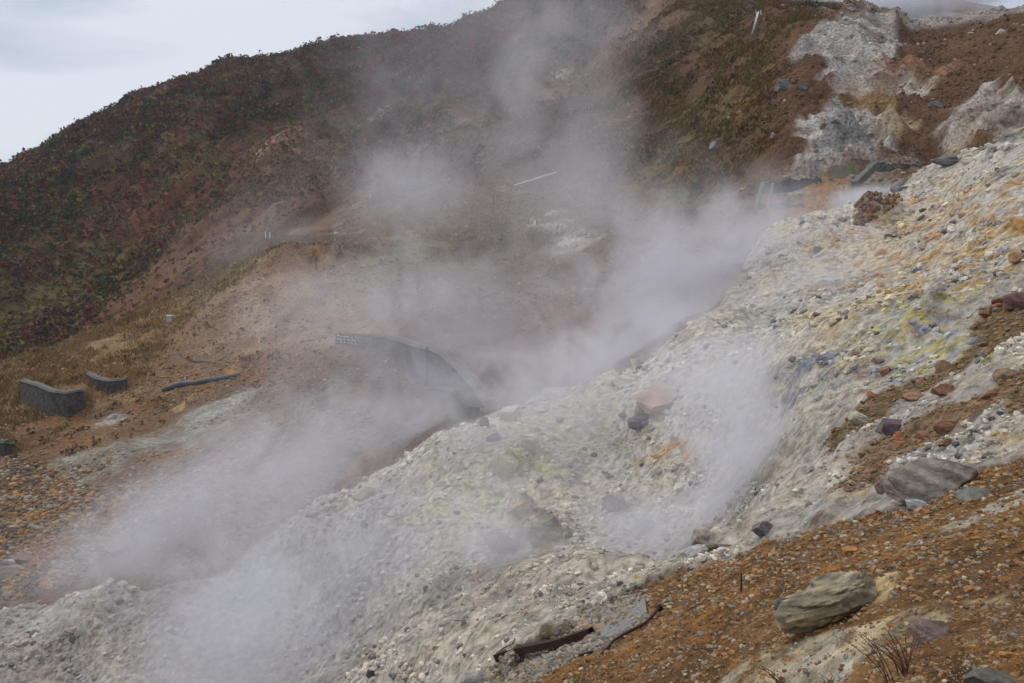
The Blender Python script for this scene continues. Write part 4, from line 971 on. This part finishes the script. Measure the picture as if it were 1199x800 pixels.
# check dams in the upper gully
wall('check_dam', 'long dark check dam at the foot of the pale clay, left of the concrete block', 'check dam', [(878, 224), (900, 228), (922, 226), (945, 219), (963, 211)], [(878, 216), (900, 213), (922, 211), (945, 210), (963, 208)], .7, M_DARK, None, seed=9, wear=.12, group='check dams in the upper gully', sink=3)
wall('check_dam', 'lower dark check dam half hidden in steam, crossing the gully below the long one', 'check dam', [(872, 247), (890, 247), (915, 246), (943, 243)], [(872, 240), (890, 239), (915, 238), (943, 239)], .9, M_DARK, None, seed=10, wear=.12, group='check dams in the upper gully', sink=3)
wall('check_dam', 'weathered grey green check dam running right behind the slanting beam', 'check dam', [(1026, 202), (1040, 202), (1058, 200), (1078, 197)], [(1026, 192), (1040, 192), (1058, 192), (1078, 192)], .9, M_CONC, None, seed=11, wear=.1, group='check dams in the upper gully', sink=3)
def slab_box(name, label, cat, p0, p1, h, thick, mat, wear=.02, parts=None):
    """a squared beam between two points"""
    p0 = np.array(p0); p1 = np.array(p1); d = p1 - p0; L = np.linalg.norm(d); d /= L
    side = np.cross(d, [0, 0, 1]); side /= np.linalg.norm(side); up = np.cross(side, d)
    bm = bmesh.new(); g = np.random.default_rng(int(L * 100)); n = 10; rings = []
    for k in range(n):
        c = p0 + d * L * k / (n - 1); rings.append([bm.verts.new(c + side * sx * thick / 2 + up * su * h / 2 + g.normal(0, wear, 3)) for sx, su in ((-1, -1), (1, -1), (1, 1), (-1, 1))])
    for a, b in zip(rings, rings[1:]):
        for k in range(4): bm.faces.new((a[k], a[(k + 1) % 4], b[(k + 1) % 4], b[k]))
    bm.faces.new(rings[0][::-1]); bm.faces.new(rings[-1]); bmesh.ops.recalc_face_normals(bm, faces=bm.faces)
    bmesh.ops.bevel(bm, geom=[e_ for e_ in bm.edges if e_.calc_face_angle(0) > 1], offset=min(h, thick) * .06, segments=1)
    bmesh.ops.translate(bm, verts=bm.verts, vec=tuple(-p0)); o = from_bm(name, bm, mat); o.location = p0
    return tag(o, label, cat)
wall('concrete_block', 'squared mossy grey green concrete block standing above the orange clay', 'concrete block', [(971, 212), (988, 211), (1006, 208)], [(971, 194), (988, 193), (1006, 195)], 1.8, M_GREEN, None, seed=12, sink=1.5, wear=.05)
slab_box('concrete_beam', 'slanting grey concrete beam leaning right of the mossy block', 'beam', at_px(1001, 216, 93), at_px(1026, 192, 97), .7, .6, M_COPE)
for (a, b, w) in (((893, 216), (884, 250), 'pale drain pipe lying down the upper check dam'), ((905, 216), (898, 246), 'thinner drain pipe lying beside the pale one on the upper check dam')):
    bm = bmesh.new(); tube(bm, wiggle([at_px(*a, 96), at_px(*b, 89)], 8, .03), .28 if 'pale' in w[:5] else .16, 10); tag(from_bm('drain_pipe', bm, M_COPE, smooth=True), w, 'pipe', 'drain pipes on the upper dam')
# pipes and cables on the left slope
P = [ground(px, py + 3) for px, py in ((190, 456), (203, 451), (216, 448), (229, 447), (244, 444), (262, 441), (281, 437))]
bm = bmesh.new(); tube(bm, [np.array(p) + [0, 0, .12] for p in P], [.22, .38, .42, .30, .34, .28, .12], 12); tag(from_bm('drain_hose', bm, M_PIPE, smooth=True), 'thick dark blue grey hose lying across the left slope', 'hose')
P = [ground(px, py) for px, py in ((209, 415), (218, 420), (226, 424), (238, 424), (252, 427))]
bm = bmesh.new(); tube(bm, [np.array(p) + [0, 0, .1] for p in wiggle(P, 16, .05)], .07, 6); tag(from_bm('cable', bm, M_PIPE, smooth=True), 'thin dark cable trailing over the ground above the thick hose', 'cable')
def post(px0, py0, px1, py1, rad, mat, label, cat='post', name='post', group=None, seg=8):
    r = dist_of(px0, py0); a = at_px(px0, py0, r); b = at_px(px1, py1, r); d = b - a
    bm = bmesh.new(); tube(bm, [(0, 0, 0) - d / np.linalg.norm(d) * min(.3, rad * 6), d * .5, d], [rad, rad, rad * .9], seg)
    o = from_bm(name, bm, mat); o.location = a; return tag(o, label, cat, group)
post(311, 278, 311, 271, .13, M_WHITE, 'left one of two short white posts on the grassy crest', group='white posts on the crest')
post(316, 278, 316, 272, .13, M_WHITE, 'right one of two short white posts on the grassy crest', group='white posts on the crest')
post(370, 316, 370, 300, .09, M_RUST, 'thin dark stake below the grassy crest, just right of the dark overhang')
post(578, 241, 578, 229, .10, M_RUST, 'thin dark stake on the pale bench below the long white pipe')
post(66, 446, 64, 429, .07, M_TWIG, 'bare leaning stake above the large curved retaining wall')
post(868, 694, 868, 671, .012, M_RUST2, 'thin rusty iron stake upright in the gravel left of the fractured boulder', 'stake', 'iron_stake')
# white pipe, white rod
def white_rod(pa, pb, r, rad, label, group=None):
    a = np.array(at_px(*pa, r)); b = np.array(at_px(*pb, r)); root = thing('white_pipe', label, 'pipe', tuple(a))
    bm = bmesh.new(); tube(bm, [(0, 0, 0), b - a], rad, 10); from_bm('pipe_run', bm, M_WHITE, root, True)
    n = 4
    for k in range(n):
        p = a + (b - a) * (k + .3) / n; zg = float(height(p[0], p[1])); h = max(p[2] - zg + .3, .4)
        bm = bmesh.new(); tube(bm, [(0, 0, .05), (0, 0, -h)], .06, 6); s_ = from_bm('support', bm, M_COPE, root); s_.location = p - a
    return root
white_rod((602, 217), (651, 202), dist_of(626, 216) - 1, .13, 'long straight white pipe on short supports across the brown slope')
white_rod((881, 39), (888, 14), dist_of(882, 42) - .5, .16, 'steep white pipe high on the rusty hillside')
post(886, 18, 885, 12, .08, M_WHITE, 'left short white peg at the top end of the steep white pipe')
post(891, 17, 891, 12, .08, M_WHITE, 'right short white peg at the top end of the steep white pipe')
# instrument box
r = dist_of(199, 377); a = at_px(199, 376, r); root = thing('instrument_box', 'small grey box with a white lid standing alone on the left slope', 'box', tuple(a))
def box_bm(sx, sy, sz, cz, bev=.03):
    bm = bmesh.new(); bmesh.ops.create_cube(bm, size=1); bmesh.ops.scale(bm, vec=(sx, sy, sz), verts=bm.verts); bmesh.ops.translate(bm, vec=(0, 0, cz), verts=bm.verts); bmesh.ops.bevel(bm, geom=bm.edges[:], offset=bev, segments=2); return bm
from_bm('housing', box_bm(.75, .6, .9, .25), M_BOXM, root); from_bm('lid', box_bm(.88, .75, .12, .77), M_WHITE, root)

# ------------------------------------------------------------------ named boulders
def boulder(label, px, py, w, h, c1, c2=None, seed=0, sub=4, cuts=8, rough=.14, depth=.8, tilt=0, cat='boulder', name='boulder', strata=0, group=None, sunk=.30, yaw=None, flat=None):
    """rock whose foot is seen at (px, py), w x h pixels in the photograph"""
    x, y = spot(px, py); r = math.hypot(x, y); k = r / FPX
    v, f = stone_shape(seed, sub, cuts + 3, rough * 1.5, (1, 1, 1))
    v = v / np.abs(v).max(0)
    n1 = fbm(v[:, 0] * 1.5 + seed, v[:, 1] + v[:, 2] * 2.2, .7, 5, .6, seed + 50)
    if strata:
        s = v @ np.array([.35, .2, .9]); v *= (1 + .035 * strata * np.sign(np.sin(s * 16 + 2 * n1)) * .5)[:, None]
        n1 = n1 + .45 * np.sin(s * 13 + 3 * n1)
    W_, H_ = w * k / 2, h * k / 2 / .92
    v = v * np.array([W_, W_ * depth, H_]) * 1.08
    c1 = np.array(c1, np.float32); c2 = c1 * .6 if c2 is None else np.array(c2, np.float32)
    c1 = c1 + (c1.mean() - c1) * .32; c2 = c2 + (c2.mean() - c2) * .32
    t = sstep(-.35, .35, n1)[:, None]
    me = mesh_np(name, v, f, STONE, (c1 * t + c2 * (1 - t)) * 1.25, False)
    o = link(name, me); th = math.atan2(x, y)
    o.location = (x + W_ * depth * .5 * math.sin(th), y + W_ * depth * .5 * math.cos(th), 0)
    o.location.z = float(height(x, y)) + H_ * (1 - 2 * sunk)
    o.rotation_euler = (0, R(-tilt), -th)
    return tag(o, label, cat, group)
GR = (.17, .165, .16)
boulder('big smooth grey brown boulder lying where the gravel meets the white strip', 1085, 584, 88, 54, (.24, .20, .165), (.12, .105, .09), 11, 4, 5, .10, .7, -6, strata=.5, sunk=.2)
def fractured():
    x, y = spot(984, 736); r = math.hypot(x, y); k = r / FPX
    root = thing('fractured_boulder', 'large fractured greenish boulder with dark blue patches, half sunk in the rusty gravel', 'boulder', (x, y, float(height(x, y))))
    for i, (dx, dz, w, h, dd, c1, c2, tl) in enumerate([(-6, 9, 112, 46, .9, (.40, .33, .22), (.18, .16, .115), 20), (34, 20, 58, 46, .9, (.36, .32, .23), (.20, .18, .13), 26), (8, 3, 62, 36, 1.0, (.34, .27, .15), (.18, .13, .07), 16), (-40, -2, 36, 40, .9, (.15, .16, .17), (.07, .08, .09), 22), (12, 24, 74, 24, 1.0, (.30, .26, .17), (.15, .15, .13), 20)]):
        v = ICO[4][0].copy(); v = np.sign(v) * np.abs(v) ** .62
        g = np.random.default_rng(950 + i)
        for _ in range(9):
            nr_ = g.normal(size=3); nr_ /= np.linalg.norm(nr_); d_ = g.uniform(.7, .95); ov = v @ nr_ - d_; v -= np.clip(ov, 0, None)[:, None] * nr_[None] * .9
        sx_ = v @ np.array([.55, .25, 1.0])
        n1 = fbm(v[:, 0] * 1.6 + i, v[:, 1] + v[:, 2] * 1.8, .7, 6, .6, 40 + i); n2 = np.abs(np.sin(sx_ * 5.5 + 2.2 * n1 + i))
        n3 = fbm(v[:, 0] * 3 + i, v[:, 1] * 3 - v[:, 2] * 4, .6, 5, .7, 70 + i, ridged=True)
        v = v * (1 + .13 * n1 + .06 * n3 - .13 * (1 - n2) ** 3)[:, None]
        v = v * np.array([w, w * dd * .6, h]) * k / 2
        t = sstep(-.3, .35, n1 + .35 * (n2 - .6))[:, None]
        o = link('rock_face', mesh_np('rock_face', v, ICO[4][1], STONE, (np.array(c1) * t + np.array(c2) * (1 - t)) * (.55 + .45 * sstep(0, .35, n2))[:, None], False), root)  # colour darkened along the grooves, painting shade into the cracks
        o.location = (dx * k, .35 + .1 * (dz > 20), dz * k); o.rotation_euler = (0, R(-tl), .08 * i)
fractured()
boulder('dark rounded stone at the bottom right, half out of the photo', 1163, 812, 54, 32, (.15, .135, .10), (.09, .085, .075), 13, 4, 6, .08, .8)
def ground_slab(label, outline, thick, mat, name='rock_slab', cat='rock slab', seed=0):
    """a flat slab lying on the ground, its outline seen from above"""
    g = np.random.default_rng(seed); P = [np.array(ground(*p)) for p in outline]; c = sum(P) / len(P)
    A_ = np.array([[p[0] - c[0], p[1] - c[1], 1] for p in P]); pl = np.linalg.lstsq(A_, np.array([p[2] for p in P]), rcond=None)[0]
    bm = bmesh.new(); f = bm.faces.new([bm.verts.new((p[0] - c[0], p[1] - c[1], pl[0] * (p[0] - c[0]) + pl[1] * (p[1] - c[1]) + pl[2] - c[2] + thick)) for p in P])
    if f.normal.z < 0: f.normal_flip()
    ex = bmesh.ops.extrude_face_region(bm, geom=[f]); bmesh.ops.translate(bm, vec=(0, 0, -thick * 2.5), verts=[v_ for v_ in ex['geom'] if isinstance(v_, bmesh.types.BMVert)])
    bmesh.ops.recalc_face_normals(bm, faces=bm.faces)
    bmesh.ops.bevel(bm, geom=bm.edges[:], offset=thick * .35, segments=2)
    bmesh.ops.triangulate(bm, faces=bm.faces); bmesh.ops.subdivide_edges(bm, edges=bm.edges[:], cuts=3, use_grid_fill=True)
    for v_ in bm.verts: v_.co += __import__('mathutils').Vector(g.normal(0, thick * .06, 3))
    o = from_bm(name, bm, mat); o.location = c; return tag(o, label, cat)
M_SLAB = matte('slab_rock', (.15, .155, .155), (.25, .25, .245), 12, .85, .7, dist=.03)
ground_slab('flat angular slab of blue grey rock beside the rusty steel beam', [(703, 751), (706, 738), (722, 724), (740, 714), (755, 704), (757, 722), (744, 731), (738, 740), (720, 748)], .055, M_SLAB, seed=1)
boulder('long low grey stone just right of the big smooth boulder', 1143, 583, 42, 14, (.19, .19, .16), (.13, .13, .11), 15, 3, 6, .08, .6, 10)
boulder('small flat pale stone at the foot of the big smooth boulder', 1076, 594, 30, 10, (.27, .27, .27), None, 16, 3)
boulder('pair of small brown stones touching the big smooth boulder on its left', 1034, 578, 18, 18, (.22, .15, .10), None, 17, 3)
boulder('purple red jagged rock in the rusty gravel near the bottom right', 1093, 750, 44, 26, (.16, .105, .09), (.09, .06, .055), 18, 4, 9, .3, .9, 15, sunk=.42)
boulder('dark purple boulder at the edge of the lower rubble band', 1040, 509, 36, 21, (.13, .085, .10), (.085, .06, .075), 19, 4, 7)
boulder('rounded orange brown boulder standing in the lower rubble band', 1109, 507, 26, 18, (.28, .12, .045), (.16, .07, .035), 20, 4, 7)
boulder('small orange stone directly below the orange brown boulder', 1107, 523, 14, 11, (.25, .13, .045), None, 21, 3)
boulder('flat orange stone in the upper rubble band above the purple boulder', 1072, 469, 24, 11, (.27, .13, .055), None, 22, 3)
boulder('jagged orange brown stone on the right of the flat orange one', 1106, 463, 26, 15, (.26, .115, .05), None, 23, 3)
boulder('brown angular boulder near the right edge in the lower rubble band', 1178, 446, 26, 21, (.23, .12, .065), (.14, .08, .05), 24, 4)
boulder('dark red boulder cut by the right edge above the upper rubble band', 1194, 361, 28, 20, (.17, .065, .04), (.10, .045, .035), 25, 4)
boulder('orange weathered stone at the right edge on the yellow crust', 1194, 306, 20, 12, (.34, .17, .05), None, 26, 3)
boulder('round rusty stone on the pale crust left of the rubble bands', 1037, 439, 12, 12, (.26, .12, .06), None, 27, 3)
boulder('pinkish brown stone standing on the pale crust below the crest', 1000, 419, 14, 14, (.26, .19, .16), None, 28, 3)
boulder('small brown wedge stone right of the pinkish one', 1028, 426, 12, 9, (.22, .14, .10), None, 29, 3)
boulder('pale yellowish boulder in the crust left of the purple boulder', 1008, 497, 26, 18, (.42, .40, .28), (.30, .28, .18), 30, 4)
boulder('small pinkish boulder on the skyline of the lower pale crest', 955, 371, 14, 8, (.30, .20, .16), None, 31, 3)
boulder('big orange boulder with a split face among the yellow rocks', 776, 483, 58, 38, (.42, .26, .15), (.28, .17, .10), 32, 4, 8, .15, .7)
boulder('yellow upright rock fused to the left of the big orange boulder', 752, 484, 18, 32, (.48, .40, .17), (.30, .24, .10), 33, 4, 8)
boulder('dark cracked rock lying below the big orange boulder', 751, 502, 32, 20, (.13, .13, .14), (.07, .07, .08), 34, 4, 9, .2)
boulder('small dark flat rock at the left of the dark cracked rock', 731, 488, 18, 8, (.10, .10, .11), None, 35, 3)
boulder('whitish cream boulder with a dark vertical crack on the crest', 713, 451, 22, 22, (.50, .48, .38), (.36, .34, .26), 36, 4)
boulder('broad cream boulder right of the cracked whitish one', 732, 451, 26, 16, (.52, .50, .40), (.40, .38, .30), 37, 4)
boulder('pale sulphur yellow rock standing alone on the crest', 745, 429, 14, 16, (.52, .50, .28), None, 38, 3)
boulder('rounded yellowish boulder at the left end of the crest', 596, 493, 26, 28, (.44, .42, .28), (.33, .31, .20), 39, 4)
boulder('bright yellow stone behind the rounded yellowish boulder', 648, 469, 18, 11, (.50, .42, .18), None, 40, 3)
boulder('small pale yellow stone left of the bright yellow one', 620, 476, 13, 11, (.44, .40, .22), None, 41, 3)
boulder('pale grey yellow stone in front of the bright yellow one', 633, 482, 18, 10, (.44, .42, .30), None, 42, 3)
boulder('dark grey stone just below the rounded yellowish boulder', 566, 500, 13, 14, (.13, .13, .14), None, 43, 3)
boulder('dim grey rock below the dark grey stone', 579, 516, 20, 13, (.20, .20, .20), None, 44, 3)
boulder('yellow sulphur crusted block on the middle of the bank', 592, 558, 30, 32, (.42, .38, .16), (.30, .26, .14), 45, 4)
boulder('small bright yellow block beside the sulphur crusted block', 609, 535, 16, 13, (.50, .44, .20), None, 46, 3)
boulder('long sulphur tinted rock behind the small bright yellow block', 622, 528, 32, 20, (.36, .34, .20), None, 47, 3)
boulder('large knobbly ochre and grey outcrop in the middle of the bank', 636, 634, 46, 44, (.32, .30, .17), (.18, .17, .13), 48, 4, 12, .3, .8)
boulder('ochre orange crusted outcrop above left of the knobbly one', 612, 606, 38, 30, (.40, .28, .14), (.25, .18, .11), 49, 4, 10, .3)
boulder('low brown crusted outcrop at the foot of the knobbly one', 590, 646, 46, 30, (.30, .23, .15), (.20, .16, .12), 50, 4, 10, .3)
boulder('rounded brown boulder seen through steam on the pale bank', 719, 597, 28, 24, (.30, .22, .17), (.22, .17, .14), 51, 4)
boulder('wide brownish boulder deep in the steam beside the gravel edge', 822, 638, 46, 28, (.25, .19, .15), (.17, .13, .11), 52, 4, 9, .2, .8, sunk=.45)
boulder('pale pointed rock in front of the wide brownish boulder', 815, 652, 30, 18, (.30, .295, .29), (.24, .24, .24), 53, 4)
boulder('dark rock with a shadowed hollow at the edge of the steam', 893, 628, 24, 20, (.16, .14, .13), (.09, .08, .08), 54, 4)
boulder('brown boulder in the thick steam right of the rounded brown one', 755, 625, 30, 30, (.26, .22, .20), None, 55, 4)
boulder('grey flat rock at the bottom edge, left of the steel beam', 556, 806, 40, 22, (.22, .22, .22), (.16, .16, .16), 56, 4)
boulder('dark chip of rock on the pale bank near the bottom edge', 434, 793, 12, 12, (.08, .08, .085), None, 57, 3)
boulder('dark grey boulder on the left rim of the pale bank', 426, 617, 12, 10, (.12, .12, .115), None, 58, 3)
boulder('long tan rock lying along the rim of the pale bank', 428, 583, 32, 14, (.28, .23, .13), (.18, .15, .10), 59, 4, 6, .12, .5, 20)
boulder('grey angular block on the brown scree at the left edge', 10, 665, 18, 12, (.34, .33, .32), (.22, .21, .20), 60, 4)
boulder('long brown slab of rock under the grey block at the left edge', 10, 677, 40, 12, (.20, .16, .12), None, 61, 3)
boulder('rust brown boulder right of the grey block at the left edge', 27, 661, 22, 14, (.20, .12, .08), None, 62, 3)
boulder('flat pale stone high on the brown scree at the left', 17, 622, 16, 8, (.30, .29, .29), None, 63, 3)
boulder('long low boulder with a rounded back dimly seen in the gully steam', 142, 645, 42, 18, (.24, .18, .14), (.17, .13, .11), 64, 4)
boulder('cream stone on the grey bank above the stream bend', 132, 728, 14, 8, (.45, .40, .30), None, 65, 3)
boulder('pinkish flat stone on the grey bank near the bottom left', 84, 742, 14, 8, (.40, .30, .24), None, 66, 3)
boulder('small pale stone right of the pinkish flat one', 93, 745, 9, 8, (.40, .38, .35), None, 67, 3)
boulder('dark grey round boulder beside the rusty hillside grass', 918, 104, 26, 14, (.13, .13, .135), (.07, .07, .075), 68, 4)
boulder('dark slab of rock lying on the rust soil left of the pale clay', 938, 105, 14, 8, (.09, .09, .095), None, 69, 3)
boulder('dark boulder at the foot of the grassy hillside beside the scree', 840, 172, 18, 12, (.15, .15, .16), None, 70, 3)
boulder('flat dark stone in the brown gully right of the yellow clay', 1093, 124, 18, 8, (.15, .14, .13), None, 71, 3)
boulder('pale stone on the rust slope near the top right corner', 1172, 38, 10, 6, (.42, .40, .38), None, 72, 3)
boulder('small black rock on the pale crest below the brown rock heap', 956, 296, 12, 9, (.07, .075, .085), None, 76, 3)
boulder('bluish boulder on the crest right of the brown rock heap', 1052, 224, 20, 9, (.19, .20, .22), None, 77, 3)
boulder('low slab of dark rock behind the pale crest at the upper right', 1112, 192, 34, 10, (.14, .14, .15), None, 78, 3)
# heap of red brown rocks on the crest
g = np.random.default_rng(44); heap = stone_set(870, [(.17, .09, .06), (.22, .13, .075), (.13, .08, .06), (.26, .18, .11), (.18, .14, .10)], 6)[0]
k = 0
while k < 120:
    px, py = g.uniform(1000, 1056), g.uniform(224, 264)
    if py > 264 - (px - 1012) * .6 or py < 226 + abs(px - 1030) * .12: continue
    x, y = spot(px, py); r = math.hypot(x, y)
    if r > 90: py += 6; x, y = spot(px, py); r = math.hypot(x, y)
    k += 1
    if r > 90: continue
    s = g.uniform(2.0, 4.6) * r / FPX
    o = bpy.data.objects.new('heap_rock', heap[int(g.integers(6))]); scene.collection.objects.link(o)
    o.location = (x, y, float(height(x, y)) + s * .3); o.scale = (s, s * .9, s * .9); o.rotation_euler = tuple(g.uniform(0, 6, 3))
    sz_ = 'larger' if s * FPX / r > 3.8 else ('middling' if s * FPX / r > 2.9 else 'small'); side_ = 'left side' if px < 1020 else ('middle' if px < 1036 else 'right side'); lev_ = 'top' if py < 238 else ('waist' if py < 250 else 'foot')
    tag(o, f'{sz_} red brown rock, {side_}, {lev_} of the rock heap on the pale crest', 'rock', 'rocks heaped on the pale crest')

# ------------------------------------------------------------------ rusty scrap in the gravel
def scrap():
    # folded steel channel half buried
    a = np.array(ground(583, 772)) + [0, 0, .035]; b = np.array(ground(693, 744)) + [0, 0, .05]
    d = b - a; L = np.linalg.norm(d); d /= L; side = np.cross(d, [0, 0, 1]); side /= np.linalg.norm(side); up = np.cross(side, d)
    prof = [(-.10, .075), (.10, .075), (.10, -.06), (.088, -.06), (.088, .060), (-.088, .060), (-.088, -.075), (-.10, -.075)]
    bm = bmesh.new(); rings = []; g = np.random.default_rng(1); n = 16
    for k in range(n):
        c = d * L * k / (n - 1) + up * .02 * math.sin(k * .5); rings.append([bm.verts.new(c + side * u_ * (1 - .25 * k / n) + up * v_ * (1 - .2 * k / n) + g.normal(0, .003, 3)) for u_, v_ in prof])
    for p, q_ in zip(rings, rings[1:]):
        for k in range(8): bm.faces.new((p[k], p[(k + 1) % 8], q_[(k + 1) % 8], q_[k]))
    bm.faces.new(rings[0][::-1]); bm.faces.new(rings[-1]); bmesh.ops.recalc_face_normals(bm, faces=bm.faces)
    o = from_bm('steel_beam', bm, M_RUST); o.location = a; tag(o, 'dark rusted steel channel beam half buried where the gravel meets the crust', 'steel beam')
    P = [np.array(ground(px, py)) + [0, 0, h_] for px, py, h_ in ((701, 769, .01), (711, 762, .03), (718, 754, .05), (730, 747, .05), (745, 740, .06), (756, 734, .06), (764, 727, .08), (771, 719, .10))]
    root = thing('bent_pipe', 'thin bent rusty pipe with a black open end beside the grey slab', 'pipe', tuple(P[0])); o0 = P[0]
    bm = bmesh.new(); tube(bm, [p - o0 for p in P], [.012, .022, .018, .024, .026, .024, .02, .02], 8); from_bm('rod', bm, M_RUST, root, True)
    bm = bmesh.new(); tube(bm, [P[-1] - o0 + [-.02, 0, -.03], P[-1] - o0 + [.05, .02, .015]], .05, 14); from_bm('end_cap', bm, matte('black_cap', (.012, .012, .012), (.03, .03, .03), 10), root)
    P = [np.array(ground(px, py)) + [0, 0, .03] for px, py in ((666, 768), (680, 769), (694, 765), (700, 763))]
    bm = bmesh.new(); tube(bm, P, [.012, .022, .02, .012], 6); tag(from_bm('rusty_bar', bm, M_RUST), 'short rusty bar lying between the steel beam and the bent pipe', 'bar')
    P = [np.array(ground(px, py)) + [0, 0, .02] for px, py in ((580, 767), (590, 760), (600, 755), (603, 749))]
    bm = bmesh.new(); tube(bm, P, .012, 6); tag(from_bm('rusty_wire', bm, M_RUST2), 'thin rusty wire curling up from the left end of the steel beam', 'wire')
    P = [np.array(ground(px, py)) + [0, 0, .06] for px, py in ((806, 648), (818, 645), (830, 644), (842, 643), (856, 642))]
    bm = bmesh.new(); tube(bm, P, [.03, .06, .07, .04, .015], 7); tag(from_bm('driftwood', bm, M_WOOD), 'dark splintered piece of wood lying across the edge of the gravel', 'wood')
scrap()
# bare plants near the viewer
def dry_plant(px, py, hpx, n, spread, label, lean, seed, rad=.006, name='dry_plant'):
    x, y = spot(px, py); r = math.hypot(x, y); k = r / FPX; g = np.random.default_rng(seed)
    root = thing(name, label, 'dry plant', (x, y, float(height(x, y))))
    for i in range(n):
        H_ = hpx * k * g.uniform(.6, 1.1); dx = lean[0] * k + g.normal(0, spread * k); dy = lean[1] * k + g.normal(0, spread * k * .5)
        st = np.array([g.normal(0, 3 * k), g.normal(0, 3 * k), -.02]); pts_ = [st + np.array([dx * t_ ** 1.4, dy * t_, H_ * (t_ - .25 * t_ * t_)]) for t_ in np.linspace(0, 1, 7)]
        bm = bmesh.new(); tube(bm, pts_, list(np.linspace(rad, rad * .35, 7)), 5)
        for m_ in range(3):
            j = int(g.integers(2, 6)); q_ = pts_[j]; tube(bm, [q_, q_ + np.array([g.normal(0, 7 * k), g.normal(0, 4 * k), g.uniform(3, 9) * k])], [rad * .5, rad * .2], 4)
        from_bm('stem', bm, M_TWIG, root)
    return root
dry_plant(915, 800, 30, 5, 4, 'small spray of straight dry stems on the white crust at the bottom edge', (-22, 0), 1, .005)
dry_plant(1062, 790, 70, 11, 22, 'bare reddish twiggy plant in front of the purple red rock', (-10, 0), 2, .005)
dry_plant(1040, 800, 80, 5, 14, 'thin reddish twigs leaning left below the fractured boulder', (-40, 0), 4, .004)
dry_plant(972, 806, 34, 4, 6, 'tiny dry sprig at the bottom edge between the two white crust patches', (6, 0), 3, .004)
# green bush at the foot of the rusty hill
x, y = spot(812, 230); zz = float(height(x, y)); g = np.random.default_rng(6)
root = thing('green_bush', 'small round bright green bush at the foot of the rusty hillside', 'bush', (x, y, zz))
nb = 9; bx = g.normal(0, .6, nb); by = g.normal(0, .5, nb)
V, F, C = leaf_clumps('b', bx, by, np.abs(g.normal(0, .35, nb)), g.uniform(.6, 1.0, nb), g.uniform(.8, 1.3, nb), np.tile(np.array([[.045, .075, .018]]), (nb, 1)) * g.uniform(.7, 1.5, (nb, 1)), 160, .13, 8)
link('foliage', mesh_np('foliage', V, F, LEAF, C), root)
bm = bmesh.new()
for k in range(5): tube(bm, [(0, 0, -.2), (g.normal(0, .3), g.normal(0, .3), .6), (g.normal(0, .6), g.normal(0, .5), 1.1)], [.05, .035, .015], 5)
from_bm('stem', bm, M_TWIG, root)
